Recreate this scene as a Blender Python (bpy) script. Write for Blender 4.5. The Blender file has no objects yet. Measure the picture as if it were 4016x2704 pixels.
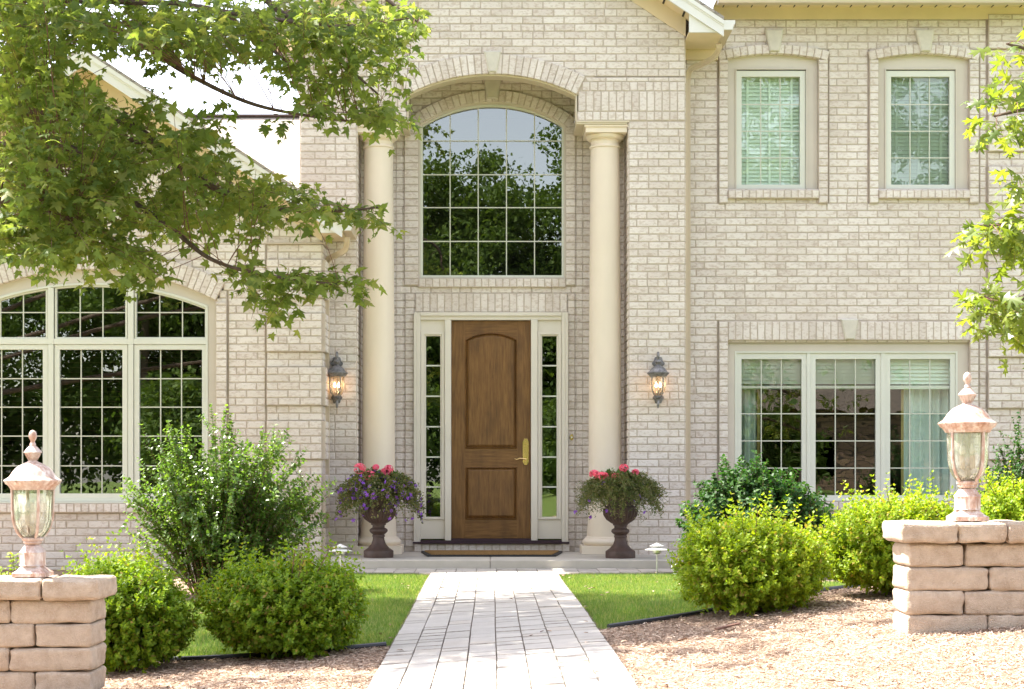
import bpy, math, random
import numpy as np
from mathutils import Vector, Matrix, noise as mnoise
random.seed(7); rng = np.random.default_rng(11)
sc = bpy.context.scene
C = sc.collection
# ---------------------------------------------------------------- camera frame numbers (survey of the photograph)
F, CX, HY, CZ = 3685.0, 1118.0, 1075.0, 0.99
def X(px, Y): return (px-CX)*Y/F
def Z(py, Y): return CZ+(HY-py)*Y/F
YD, YF, YR, YL = 18.15, 17.5, 17.93, 17.12      # door wall, gabled front, right wing, left wing
PITCH, ZB = .0811, .075                          # brick course height and level of the first course
# ---------------------------------------------------------------- tagging
def tag(o, label=None, cat=None, group=None, kind=None):
    if label: o['label'] = label
    if cat: o['category'] = cat
    if group: o['group'] = group
    if kind: o['kind'] = kind
    return o
def empty(name, loc=(0,0,0)):
    o = bpy.data.objects.new(name, None); C.objects.link(o); o.location = loc; o.empty_display_size = .1
    bpy.context.view_layer.update(); return o
class MB:
    def __init__(s): s.v=[]; s.f=[]; s.m=[]
    def add(s, vs, fs, m=0):
        b=len(s.v); s.v.extend([tuple(p) for p in vs]); s.f.extend([tuple(b+i for i in f) for f in fs]); s.m.extend([m]*len(fs))
    def box(s,x0,x1,y0,y1,z0,z1,m=0):
        s.add([(x0,y0,z0),(x1,y0,z0),(x1,y1,z0),(x0,y1,z0),(x0,y0,z1),(x1,y0,z1),(x1,y1,z1),(x0,y1,z1)],
              [(0,3,2,1),(4,5,6,7),(0,1,5,4),(1,2,6,5),(2,3,7,6),(3,0,4,7)],m)
    def prism(s,poly,y0,y1,m=0):                 # polygon in XZ (counter-clockwise seen from -Y), extruded along Y
        n=len(poly); vs=[(p[0],y0,p[1]) for p in poly]+[(p[0],y1,p[1]) for p in poly]
        fs=[tuple(range(n)),tuple(range(2*n-1,n-1,-1))]+[(i,n+i,n+(i+1)%n,(i+1)%n) for i in range(n)]
        s.add(vs,fs,m)
    def band(s,a,b,y0,y1,m=0,closed=True):       # ring between outline a (outer) and b (inner), same count, extruded in Y
        n=len(a); vs=[(p[0],y0,p[1]) for p in a]+[(p[0],y0,p[1]) for p in b]+[(p[0],y1,p[1]) for p in a]+[(p[0],y1,p[1]) for p in b]
        fs=[]
        for i in range(n if closed else n-1):
            j=(i+1)%n
            fs+=[(i,j,n+j,n+i),(2*n+i,3*n+i,3*n+j,2*n+j),(i,2*n+i,2*n+j,j),(n+i,n+j,3*n+j,3*n+i)]
        if not closed: fs+=[(0,n,3*n,2*n),(n-1,3*n-1,4*n-1,2*n-1)]
        s.add(vs,fs,m)
    def slope(s,a,b,ya,yb,m=0):                  # sloped moulding face between outline a at ya and outline b at yb
        n=len(a); vs=[(p[0],ya,p[1]) for p in a]+[(p[0],yb,p[1]) for p in b]
        s.add(vs,[(i,(i+1)%n,n+(i+1)%n,n+i) for i in range(n)],m)
    def lathe(s,prof,c,seg=32,m=0,sq=0,rot=0.):  # prof: list of (r,z)
        n=len(prof); vs=[]
        for (r,z) in prof:
            for k in range(seg):
                a=2*math.pi*(k+.5)/seg+rot
                vs.append((c[0]+r*math.cos(a),c[1]+r*math.sin(a),c[2]+z))
        fs=[(i*seg+k,i*seg+(k+1)%seg,(i+1)*seg+(k+1)%seg,(i+1)*seg+k) for i in range(n-1) for k in range(seg)]
        fs+=[tuple(range(seg-1,-1,-1)),tuple((n-1)*seg+k for k in range(seg))]
        s.add(vs,fs,m)
    def tube(s,pts,r,seg=6,m=0,w=None,d=None,up=(0,1,0)):   # round tube (r may be a list) or w x d rectangle
        pts=[Vector(p) for p in pts]; n=len(pts); vs=[]; up=Vector(up)
        for i,p in enumerate(pts):
            t=(pts[min(i+1,n-1)]-pts[max(i-1,0)]).normalized()
            a=up.cross(t)
            if a.length<.05: a=Vector((1,0,0)).cross(t)
            a.normalize(); b=t.cross(a)
            if w:
                sec=[(-w/2,-d/2),(-w/4,-d/2),(-w/5,-d/2+.004),(0,-d/2+.004),(w/5,-d/2+.004),(w/4,-d/2),(w/2,-d/2),(w/2,d/2),(-w/2,d/2)]
                vs+=[p+a*u+b*v for u,v in sec]
            else:
                rr=r[i] if hasattr(r,'__len__') else r
                vs+=[p+a*rr*math.cos(2*math.pi*k/seg)+b*rr*math.sin(2*math.pi*k/seg) for k in range(seg)]
        q=len(vs)//n
        fs=[(i*q+k,i*q+(k+1)%q,(i+1)*q+(k+1)%q,(i+1)*q+k) for i in range(n-1) for k in range(q)]
        fs+=[tuple(range(q-1,-1,-1)),tuple((n-1)*q+k for k in range(q))]
        s.add(vs,fs,m)
    def ball(s,c,r,seg=12,m=0,sz=1.):
        k=seg//2; prof=[(max(r*math.sin(math.pi*i/k),1e-4),-r*sz*math.cos(math.pi*i/k)) for i in range(k+1)]
        s.lathe(prof,c,seg,m)
    def build(s,name,mat,parent=None,smooth=False,bevel=0,fix=True):
        me=bpy.data.meshes.new(name); me.from_pydata(s.v,[],s.f)
        mats=mat if isinstance(mat,(list,tuple)) else [mat]
        for q in mats: me.materials.append(q)
        if len(mats)>1: me.polygons.foreach_set('material_index',s.m)
        if fix:
            import bmesh
            bm=bmesh.new(); bm.from_mesh(me); bmesh.ops.recalc_face_normals(bm,faces=bm.faces); bm.to_mesh(me); bm.free()
        if smooth:
            me.shade_smooth() if hasattr(me,'shade_smooth') else None
            me.set_sharp_from_angle(angle=math.radians(38))
        o=bpy.data.objects.new(name,me); C.objects.link(o)
        if parent:
            o.parent=parent
            o.matrix_parent_inverse=parent_world(parent).inverted()
        if bevel:
            b=o.modifiers.new('bevel','BEVEL'); b.width=bevel; b.segments=2; b.limit_method='ANGLE'; b.angle_limit=math.radians(40)
        return o
def parent_world(p):
    m=Matrix.Translation(p.location)
    return m if p.parent is None else parent_world(p.parent)@p.matrix_parent_inverse@m
def fast_mesh(name, V, Fc, mat, parent=None, smooth=False):
    """V (n,3), Fc (m,k) same size faces"""
    me=bpy.data.meshes.new(name); n=len(V); m,k=Fc.shape
    me.vertices.add(n); me.vertices.foreach_set('co',np.ascontiguousarray(V,dtype=np.float32).ravel())
    me.loops.add(m*k); me.loops.foreach_set('vertex_index',Fc.astype(np.int32).ravel())
    me.polygons.add(m); me.polygons.foreach_set('loop_start',np.arange(0,m*k,k,dtype=np.int32))
    try: me.polygons.foreach_set('loop_total',np.full(m,k,dtype=np.int32))
    except Exception: pass
    me.update(calc_edges=True); me.materials.append(mat)
    if smooth: me.shade_smooth()
    o=bpy.data.objects.new(name,me); C.objects.link(o)
    if parent: o.parent=parent; o.matrix_parent_inverse=parent_world(parent).inverted()
    return o
# ---------------------------------------------------------------- materials
def newmat(name):
    m=bpy.data.materials.new(name); m.use_nodes=True; nt=m.node_tree; nt.nodes.clear(); return m,nt
def nd(nt,t,**k):
    n=nt.nodes.new(t)
    for a,b in k.items():
        if a.startswith('i_'): n.inputs[a[2:].replace('_',' ')].default_value=b
        else: setattr(n,a,b)
    return n
def ramp(nt,fac,stops):
    r=nd(nt,'ShaderNodeValToRGB'); e=r.color_ramp.elements
    while len(e)<len(stops): e.new(.5)
    for q,(p,c) in zip(e,stops): q.position=p; q.color=(*c,1) if len(c)==3 else c
    nt.links.new(fac,r.inputs[0]); return r.outputs[0]
def coords(nt,scale=(1,1,1)):
    tc=nd(nt,'ShaderNodeTexCoord'); mp=nd(nt,'ShaderNodeMapping'); mp.inputs['Scale'].default_value=scale
    nt.links.new(tc.outputs['Object'],mp.inputs[0]); return mp.outputs[0]
def noise(nt,vec,scale,detail=4,rough=.55):
    n=nd(nt,'ShaderNodeTexNoise'); n.inputs['Scale'].default_value=scale; n.inputs['Detail'].default_value=detail; n.inputs['Roughness'].default_value=rough
    nt.links.new(vec,n.inputs['Vector']); return n.outputs[0]
def mix(nt,fac,a,b,mode='MIX'):
    n=nd(nt,'ShaderNodeMix',data_type='RGBA',blend_type=mode)
    for s,v in ((n.inputs[0],fac),(n.inputs[6],a),(n.inputs[7],b)):
        if hasattr(v,'links'): nt.links.new(v,s)
        elif isinstance(v,(int,float)): s.default_value=v
        else: s.default_value=(*v,1)
    return n.outputs[2]
def bump(nt,h,strength=.3,dist=.01):
    b=nd(nt,'ShaderNodeBump'); b.inputs['Strength'].default_value=strength; b.inputs['Distance'].default_value=dist
    nt.links.new(h,b.inputs['Height']); return b.outputs[0]
def principled(nt,col,rough=.6,normal=None,metal=0,spec=.5):
    p=nd(nt,'ShaderNodeBsdfPrincipled'); o=nd(nt,'ShaderNodeOutputMaterial')
    if hasattr(col,'links'): nt.links.new(col,p.inputs['Base Color'])
    else: p.inputs['Base Color'].default_value=(*col,1)
    if hasattr(rough,'links'): nt.links.new(rough,p.inputs['Roughness'])
    else: p.inputs['Roughness'].default_value=rough
    p.inputs['Metallic'].default_value=metal; p.inputs['Specular IOR Level'].default_value=spec
    if normal: nt.links.new(normal,p.inputs['Normal'])
    nt.links.new(p.outputs[0],o.inputs[0]); return p
def island(nt): return nd(nt,'ShaderNodeNewGeometry').outputs['Random Per Island']
M={}
def mat_brick():
    m,nt=newmat('whitewashed_brick'); v=coords(nt); r=island(nt)
    base=ramp(nt,r,[(0,(.50,.405,.36)),(.16,(.66,.57,.52)),(.42,(.80,.73,.69)),(.72,(.78,.705,.66)),(.88,(.64,.545,.49)),(1,(.50,.405,.36))])
    vs=coords(nt,(1,1,2.0))
    n1=noise(nt,vs,22,6,.65); n2=noise(nt,vs,9,3)
    wash=ramp(nt,n1,[(.38,(0,0,0)),(.50,(1,1,1))])
    col=mix(nt,wash,mix(nt,.5,base,(.48,.38,.31)),mix(nt,.5,base,(.88,.84,.80)))
    spots=ramp(nt,n2,[(.60,(0,0,0)),(.72,(1,1,1))]); col=mix(nt,spots,col,mix(nt,.5,base,(.46,.36,.29)))
    n3=noise(nt,v,120,4)
    wt=noise(nt,coords(nt,(1,1,.45)),1.1,5,.6); col=mix(nt,ramp(nt,wt,[(.42,(0,0,0)),(.68,(.34,.34,.34))]),col,(.47,.39,.32))
    gz_=nd(nt,'ShaderNodeSeparateXYZ'); nt.links.new(v,gz_.inputs[0]); gm=nd(nt,'ShaderNodeMapRange'); gm.inputs[1].default_value=-.1-0; gm.inputs[2].default_value=.7; gm.inputs[3].default_value=.45; gm.inputs[4].default_value=0.; nt.links.new(gz_.outputs[2],gm.inputs[0])
    mm=nd(nt,'ShaderNodeMath',operation='MULTIPLY'); nt.links.new(gm.outputs[0],mm.inputs[0]); nt.links.new(wt,mm.inputs[1]); col=mix(nt,mm.outputs[0],col,(.30,.25,.20))
    principled(nt,mix(nt,.25,col,mix(nt,n3,(.46,.38,.31),(.84,.79,.71))),.92,bump(nt,n1,.55,.006),spec=.2)
    return m
def mat_simple(name,col,rough=.6,var=.12,scale=6,bmp=.1,metal=0,bd=.004,spec=.4,stretch=(1,1,1)):
    m,nt=newmat(name); v=coords(nt,stretch); n=noise(nt,v,scale,5,.6)
    d=tuple(c*(1-var) for c in col); l=tuple(min(1,c*(1+var)) for c in col)
    c=ramp(nt,n,[(.3,d),(.7,l)]); n2=noise(nt,v,scale*12,3)
    principled(nt,c,rough,bump(nt,n2,bmp,bd),metal,spec); return m
def mat_leaf(name,cols,trans=.45,rough=.42,spec=.5,tcol=None):
    m,nt=newmat(name); r=island(nt); c=ramp(nt,r,[(i/(len(cols)-1),q) for i,q in enumerate(cols)])
    v=coords(nt); n=noise(nt,v,3.0,2); c=mix(nt,ramp(nt,n,[(.35,(0,0,0)),(.65,(.5,.5,.5))]),c,mix(nt,1.,c,(1.25,1.12,.75),'MULTIPLY'))
    p=nd(nt,'ShaderNodeBsdfPrincipled'); p.inputs['Roughness'].default_value=rough; p.inputs['Specular IOR Level'].default_value=spec
    nt.links.new(c,p.inputs['Base Color'])
    t=nd(nt,'ShaderNodeBsdfTranslucent'); nt.links.new(mix(nt,1.,c,tcol or (1.9,1.85,.8),'MULTIPLY'),t.inputs[0])
    x=nd(nt,'ShaderNodeMixShader'); x.inputs[0].default_value=trans; o=nd(nt,'ShaderNodeOutputMaterial')
    nt.links.new(p.outputs[0],x.inputs[1]); nt.links.new(t.outputs[0],x.inputs[2]); nt.links.new(x.outputs[0],o.inputs[0]); return m
def mat_glass(name,tint=(.8,.88,.82),refl=.12,wave=.02,tr=1.):
    m,nt=newmat(name); v=coords(nt); n=noise(nt,v,3.2,2,.4)
    g=nd(nt,'ShaderNodeBsdfGlossy'); g.inputs['Roughness'].default_value=.0; g.inputs['Color'].default_value=(.95,1,.95,1)
    nt.links.new(bump(nt,n,wave,.05),g.inputs['Normal'])
    t=nd(nt,'ShaderNodeBsdfTransparent'); t.inputs[0].default_value=(*[c*tr for c in tint],1)
    fr=nd(nt,'ShaderNodeFresnel'); fr.inputs[0].default_value=1.5
    ma=nd(nt,'ShaderNodeMath',operation='ADD'); ma.inputs[1].default_value=refl; nt.links.new(fr.outputs[0],ma.inputs[0])
    x=nd(nt,'ShaderNodeMixShader'); o=nd(nt,'ShaderNodeOutputMaterial')
    nt.links.new(ma.outputs[0],x.inputs[0]); nt.links.new(t.outputs[0],x.inputs[1]); nt.links.new(g.outputs[0],x.inputs[2]); nt.links.new(x.outputs[0],o.inputs[0]); return m
def mat_wood(hz=False):
    m,nt=newmat('stained_knotty_alder'); v=coords(nt,(1,1,1)); vs=coords(nt,(1.1,14,14) if hz else (14,14,1.1))
    w1=noise(nt,vs,3.2,6,.65); w2=noise(nt,coords(nt,(1.6,60,60) if hz else (60,60,1.6)),4,5,.7); big=noise(nt,coords(nt,(3,3,1.2)),1.8,3)
    c=ramp(nt,w1,[(.28,(.085,.038,.011)),(.48,(.20,.094,.027)),(.72,(.32,.165,.05))])
    c=mix(nt,.35,c,ramp(nt,w2,[(.3,(.045,.02,.007)),(.7,(.23,.125,.048))]))
    c=mix(nt,ramp(nt,big,[(.32,(.45,.45,.45)),(.52,(0,0,0))]),c,(.06,.028,.012))
    vo=nd(nt,'ShaderNodeTexVoronoi'); vo.inputs['Scale'].default_value=2.3; nt.links.new(coords(nt,(1,0,.62)),vo.inputs['Vector'])
    k=ramp(nt,vo.outputs[0],[(0.03,(1,1,1)),(.11,(0,0,0))]); c=mix(nt,k,c,(.03,.014,.008))
    principled(nt,c,.42,bump(nt,w2,.12,.003),spec=.4); return m
def mat_shingle(name,col):
    m,nt=newmat(name); tc=nd(nt,'ShaderNodeTexCoord'); b=nd(nt,'ShaderNodeTexBrick'); sx=nd(nt,'ShaderNodeSeparateXYZ'); cb=nd(nt,'ShaderNodeCombineXYZ')
    nt.links.new(tc.outputs['Object'],sx.inputs[0]); ad=nd(nt,'ShaderNodeMath',operation='ADD'); nt.links.new(sx.outputs[0],ad.inputs[0]); nt.links.new(sx.outputs[1],ad.inputs[1])
    nt.links.new(ad.outputs[0],cb.inputs[0]); nt.links.new(sx.outputs[2],cb.inputs[1]); nt.links.new(cb.outputs[0],b.inputs['Vector'])
    b.inputs['Scale'].default_value=1; b.inputs['Brick Width'].default_value=.3; b.inputs['Row Height'].default_value=.09; b.inputs['Mortar Size'].default_value=.006
    b.inputs['Color1'].default_value=(*col,1); b.inputs['Color2'].default_value=(*[c*.75 for c in col],1); b.inputs['Mortar'].default_value=(*[c*.3 for c in col],1)
    n=noise(nt,coords(nt),40,4); c=mix(nt,.3,b.outputs[0],mix(nt,n,(.1,.09,.08),(.6,.55,.5)))
    principled(nt,c,.9,bump(nt,b.outputs[1],-.4,.01),spec=.2); return m
M['brick']=mat_brick()
M['mortar']=mat_simple('sand_mortar',(.53,.455,.385),.95,.12,8,.4,bd=.003,spec=.1)
M['trim']=mat_simple('tan_painted_trim',(.66,.58,.45),.55,.04,2,.03)
M['casing']=mat_simple('beige_window_casing',(.62,.565,.485),.6,.04,2,.03)
M['sash']=mat_simple('pale_sash_vinyl',(.68,.69,.61),.45,.03,2,.02)
M['muntin']=mat_simple('cream_grille_bars',(.58,.59,.50),.45,.03,2,.02)
M['doorframe']=mat_simple('cream_door_frame',(.72,.67,.58),.5,.04,2,.03)
M['column']=mat_simple('cream_column_paint',(.79,.69,.56),.55,.06,2.2,.10,stretch=(1,1,.35))
M['stonekey']=mat_simple('limestone',(.62,.58,.50),.85,.07,14,.3)
M['white_trim']=mat_simple('white_aluminium',(.76,.75,.71),.45,.03,2,.03)
M['soffit']=mat_simple('tan_soffit',(.75,.62,.43),.6,.05,3,.04)
M['dark']=mat_simple('dark_slot',(.03,.027,.02),.8,.1,3,.02)
M['gutter']=mat_simple('tan_gutter_metal',(.61,.51,.38),.45,.05,3,.04)
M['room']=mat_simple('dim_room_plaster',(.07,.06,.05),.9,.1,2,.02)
M['glass']=mat_glass('window_glass',(.8,.86,.8),.17,.006)
M['glass_blind']=mat_glass('window_glass_green',(.84,.95,.88),.07,.02)
M['lamp_glass']=mat_glass('seeded_lamp_glass',(.95,.95,.9),.05,.5)
def frost():
    nt=M['lamp_glass'].node_tree; o=[n for n in nt.nodes if n.type=='OUTPUT_MATERIAL'][0]; x=[n for n in nt.nodes if n.type=='MIX_SHADER'][0]
    d=nd(nt,'ShaderNodeBsdfTranslucent'); d.inputs[0].default_value=(.9,.9,.82,1); n=noise(nt,coords(nt,(1,1,.4)),34,3); y=nd(nt,'ShaderNodeMixShader'); nt.links.new(ramp(nt,n,[(.4,(.05,.05,.05)),(.65,(.32,.32,.32))]),y.inputs[0]); nt.links.new(x.outputs[0],y.inputs[1]); nt.links.new(d.outputs[0],y.inputs[2]); nt.links.new(y.outputs[0],o.inputs[0])
frost()
M['blind']=mat_simple('white_blind_slats',(.90,.92,.85),.6,.03,2,.02)
M['blind_dark']=mat_simple('brown_wood_blind',(.10,.055,.03),.6,.1,3,.05)
M['curtain']=mat_simple('pale_curtain',(.74,.80,.78),.9,.05,6,.1)
M['curtain_edge']=mat_simple('ochre_curtain_trim',(.42,.30,.12),.9,.05,6,.1)
M['wood']=mat_wood(); M['wood_rail']=mat_wood(True)
M['brass']=mat_simple('brass',(.78,.56,.24),.25,.08,12,.05,metal=1)
M['sill']=mat_simple('dark_threshold',(.045,.022,.035),.5,.1,5,.05)
M['shingle']=mat_shingle('tan_shingles',(.42,.37,.32))
M['concrete']=mat_simple('porch_concrete',(.52,.48,.42),.9,.12,3.5,.35,bd=.003,spec=.2)
M['pewter']=mat_simple('weathered_pewter',(.22,.215,.22),.5,.5,30,.5,metal=.35,bd=.003)
M['urn']=mat_simple('brown_cast_iron',(.085,.052,.042),.55,.25,12,.3,bd=.003)
M['soil']=mat_simple('potting_soil',(.04,.025,.015),.95,.3,20,.5)
M['coir']=mat_simple('coir_mat',(.40,.24,.10),1,.3,60,1.,bd=.01,spec=.05)
M['rubber']=mat_simple('black_rubber',(.025,.024,.024),.6,.2,20,.2)
M['edging']=mat_simple('black_plastic_edging',(.035,.035,.04),.35,.2,10,.1)
M['steel']=mat_simple('brushed_steel',(.75,.74,.72),.35,.05,20,.05,metal=.8)
M['white_metal']=mat_simple('white_enamel',(.80,.80,.78),.35,.03,5,.03)
M['globe']=mat_simple('opal_globe',(.78,.77,.73),.3,.03,5,.02)
M['bark']=mat_simple('grey_brown_bark',(.13,.095,.075),.9,.35,18,.8,bd=.01,spec=.1,stretch=(1,1,.3))
M['twig']=mat_simple('reddish_twig',(.17,.085,.06),.8,.3,20,.3)
def mat_copper():
    m,nt=newmat('weathered_copper'); v=coords(nt); n=noise(nt,coords(nt,(1,1,.35)),38,6,.7); n2=noise(nt,v,9,3)
    c=ramp(nt,n,[(.35,(.38,.21,.15)),(.50,(.55,.38,.31)),(.62,(.72,.64,.59))]); c=mix(nt,ramp(nt,n2,[(.45,(0,0,0)),(.65,(.6,.6,.6))]),c,(.58,.53,.50))
    principled(nt,c,.6,bump(nt,n,.4,.003),.1); return m
M['copper']=mat_copper()
def mat_stone():
    m,nt=newmat('tan_concrete_block'); v=coords(nt); r=island(nt); n=noise(nt,v,14,6,.7); n2=noise(nt,v,150,3,.6); n3=noise(nt,v,4,3)
    c=ramp(nt,n3,[(.3,(.50,.385,.29)),(.7,(.65,.53,.41))]); c=mix(nt,ramp(nt,r,[(0,(0,0,0)),(1,(.45,.45,.45))]),c,(.47,.37,.28))
    c=mix(nt,.5,c,ramp(nt,n,[(.35,(.38,.28,.20)),(.65,(.72,.61,.49))])); c=mix(nt,ramp(nt,n2,[(.56,(0,0,0)),(.66,(.55,.55,.55))]),c,(.66,.58,.50))
    h=mix(nt,.5,n,n2); principled(nt,c,.95,bump(nt,h,1.,.022),spec=.15); return m
M['stone']=mat_stone()
def mat_paver():
    m,nt=newmat('pale_paver'); v=coords(nt); r=island(nt); n=noise(nt,v,10,5,.6); n2=noise(nt,v,160,3)
    c=ramp(nt,r,[(0,(.37,.34,.31)),(.3,(.44,.41,.375)),(.65,(.49,.455,.41)),(.85,(.42,.395,.37)),(1,(.46,.40,.34))])
    c=mix(nt,.3,c,ramp(nt,n,[(.3,(.36,.32,.27)),(.7,(.60,.56,.50))])); c=mix(nt,.18,c,mix(nt,n2,(.2,.18,.15),(.8,.77,.7)))
    principled(nt,c,.93,bump(nt,n2,.4,.003),spec=.15); return m
M['paver']=mat_paver()
M['paver_edge']=mat_simple('dirt_stained_paver_edge',(.35,.31,.265),1,.35,14,.4)
M['joint']=mat_simple('paver_joint_sand',(.14,.105,.08),1,.3,30,.5)
def mat_ground():
    m,nt=newmat('turf_soil'); v=coords(nt); n=noise(nt,v,9,5); n2=noise(nt,v,.35,3)
    c=ramp(nt,n,[(.3,(.07,.11,.025)),(.7,(.14,.19,.05))]); c=mix(nt,ramp(nt,n2,[(.4,(0,0,0)),(.6,(.5,.5,.5))]),c,(.12,.15,.04))
    principled(nt,c,1,bump(nt,n,.6,.02),spec=.1); return m
M['ground']=mat_ground()
def mat_mulch():
    m,nt=newmat('mulch_soil'); v=coords(nt); n=noise(nt,v,30,6,.75); n2=noise(nt,coords(nt,(1,2.2,1)),75,4,.7)
    c=ramp(nt,n,[(.3,(.17,.10,.065)),(.5,(.34,.23,.165)),(.7,(.5,.39,.3))]); c=mix(nt,.5,c,ramp(nt,n2,[(.35,(.10,.055,.035)),(.65,(.56,.44,.34))]))
    principled(nt,c,1,bump(nt,n2,1.,.015),spec=.1); return m
M['mulch']=mat_mulch()
def mat_isl(name,cols,rough=.9,spec=.2):
    m,nt=newmat(name); c=ramp(nt,island(nt),[(i/(len(cols)-1),q) for i,q in enumerate(cols)]); principled(nt,c,rough,spec=spec); return m
M['chips']=mat_isl('shredded_bark_chips',[(.24,.14,.09),(.40,.27,.19),(.48,.35,.26),(.56,.44,.34),(.34,.22,.15),(.60,.49,.39),(.44,.31,.22)])
M['grass']=mat_leaf('lawn_blades',[(.09,.18,.04),(.15,.26,.055),(.21,.31,.07),(.42,.38,.20),(.17,.28,.065),(.12,.22,.05)],.35,.6,.3,(1.4,1.5,.6))
M['maple']=mat_leaf('maple_leaves',[(.105,.165,.05),(.14,.205,.06),(.19,.25,.08),(.12,.185,.055),(.24,.265,.10)],.56,.5,.2,(1.9,1.75,.8))
M['oak']=mat_leaf('pin_oak_leaves',[(.10,.16,.03),(.14,.20,.035),(.17,.22,.045)],.5,.4,.5,(2.0,1.8,.7))
M['box']=mat_leaf('boxwood_leaves',[(.10,.19,.016),(.135,.245,.02),(.18,.29,.025),(.25,.34,.035),(.12,.22,.018),(.16,.27,.02),(.11,.20,.018),(.20,.30,.03),(.14,.24,.02),(.30,.22,.08)],.42,.45,.25,(1.9,1.75,.5))
M['box_lime']=mat_leaf('boxwood_new_growth',[(.19,.30,.02),(.25,.36,.025),(.31,.40,.03),(.14,.24,.02),(.27,.37,.03),(.20,.31,.02),(.24,.35,.025),(.16,.27,.02),(.29,.38,.03),(.36,.27,.09)],.42,.45,.25,(1.7,1.6,.5))
M['lilac']=mat_leaf('shrub_leaves',[(.07,.14,.035),(.11,.20,.045),(.16,.25,.06),(.06,.12,.035)],.42,.33,.5,(1.7,1.8,.6))
M['darkshrub']=mat_leaf('dark_shrub_leaves',[(.022,.065,.02),(.035,.095,.026),(.06,.13,.03),(.028,.08,.024)],.28,.5,.2,(1.5,1.8,.6))
M['potleaf']=mat_leaf('trailing_leaves',[(.08,.12,.035),(.115,.155,.05),(.15,.17,.07),(.25,.21,.12),(.10,.14,.045)],.3,.5,.3,(1.5,1.6,.7))
M['geraleaf']=mat_leaf('geranium_leaves',[(.05,.13,.03),(.08,.18,.035)],.3,.5,.3)
M['purple']=mat_leaf('purple_petals',[(.27,.09,.68),(.36,.14,.78),(.21,.07,.58)],.3,.6,.2,(1.2,1.2,1.2))
M['pink']=mat_leaf('pink_petals',[(.86,.14,.27),(.90,.24,.36),(.80,.10,.21)],.3,.6,.2,(1.1,1.1,1.1))
M['white_petals']=mat_leaf('white_petals',[(.75,.78,.72),(.6,.66,.58)],.3,.6,.2,(1,1,1))
M['woods']=mat_leaf('woodland_leaves',[(.045,.08,.018),(.07,.12,.024),(.10,.15,.035),(.06,.11,.025)],.35,.6,.2,(1.6,1.6,.6))
def emit(name,col,s):
    m,nt=newmat(name); e=nd(nt,'ShaderNodeEmission'); e.inputs[0].default_value=(*col,1); e.inputs[1].default_value=s
    o=nd(nt,'ShaderNodeOutputMaterial'); nt.links.new(e.outputs[0],o.inputs[0]); return m
M['bulb']=emit('lit_bulb',(1,.55,.28),13)
# ---------------------------------------------------------------- brickwork
class Fr:                                       # wall frame: u along wall, v up, w outwards
    def __init__(s,o,u,n): s.o=Vector(o); s.u=Vector(u); s.n=Vector(n)
    def p(s,u,v,w): q=s.o+s.u*u+s.n*w; return (q.x,q.y,q.z+v)
def jit(a): return random.uniform(-a,a)
def brick4(mb,fr,q,w0,w1,b=.0045):
    c=(sum(p[0] for p in q)/4,sum(p[1] for p in q)/4); w1+=jit(.0012)
    q=[(p[0]+jit(.0018),p[1]+jit(.0016)) for p in q]
    inn=[]
    for p in q:
        dx=c[0]-p[0]; dy=c[1]-p[1]; inn.append((p[0]+math.copysign(min(b,abs(dx)),dx)+jit(.001),p[1]+math.copysign(min(b,abs(dy)),dy)+jit(.001)))
    vs=[fr.p(*p,w0) for p in q]+[fr.p(*p,w1-b*.7) for p in q]+[fr.p(*p,w1) for p in inn]
    fs=[(8,9,10,11)]+[(i,(i+1)%4,4+(i+1)%4,4+i) for i in range(4)]+[(4+i,4+(i+1)%4,8+(i+1)%4,8+i) for i in range(4)]
    mb.add(vs,fs,0)
J=.0065
def brick_r(mb,fr,u0,u1,v0,v1,w0,w1): brick4(mb,fr,[(u0+J,v0+J),(u1-J,v0+J),(u1-J,v1-J),(u0+J,v1-J)],w0,w1)
def mortar_r(mb,fr,u0,u1,v0,v1,w): mb.add([fr.p(u0,v0,w),fr.p(u1,v0,w),fr.p(u1,v1,w),fr.p(u0,v1,w)],[(0,1,2,3)],1)
def slab_r(mb,fr,u0,u1,v0,v1,w0,w1,m=1):
    vs=[fr.p(u,v,w) for w in (w0,w1) for u,v in ((u0,v0),(u1,v0),(u1,v1),(u0,v1))]
    mb.add(vs,[(4,5,6,7),(0,3,2,1),(0,1,5,4),(1,2,6,5),(2,3,7,6),(3,0,4,7)],m)
def courses(mb,fr,free,v0,v1,proud=0,LEN=.225,mortar=True,w0=-.01):
    k0=int(math.floor((v0-ZB)/PITCH+.001)); k1=int(math.ceil((v1-ZB)/PITCH-.001))
    for k in range(k0,k1):
        a=max(ZB+k*PITCH,v0); b=min(ZB+(k+1)*PITCH,v1)
        if b-a<.004: continue
        ph=(.5 if k%2 else 0)*LEN+jit(.01)
        for (s,e) in free((a+b)/2,k):
            if e-s<.01: continue
            if mortar: mortar_r(mb,fr,s,e,a,b,proud)
            if b-a<.03: continue
            js=[s]; i=math.ceil((s-ph)/LEN)
            while ph+i*LEN<e-.045:
                x=ph+i*LEN+jit(.006)
                if x-js[-1]>.045: js.append(x)
                if random.random()<.10 and x+LEN*.5<e-.05: js.append(x+LEN*random.choice((.5,.42)))
                i+=1
            js.append(e)
            for p,q in zip(js,js[1:]): brick_r(mb,fr,p,q,a,b,proud+w0,proud+.007)
def soldiers(mb,fr,u0,u1,v0,v1,n,proud=.0):
    slab_r(mb,fr,u0,u1,v0,v1,-.02,proud)
    for i in range(n):
        a=u0+(u1-u0)*i/n; b=u0+(u1-u0)*(i+1)/n; brick_r(mb,fr,a,b,v0,v1,proud-.01,proud+.007)
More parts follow.
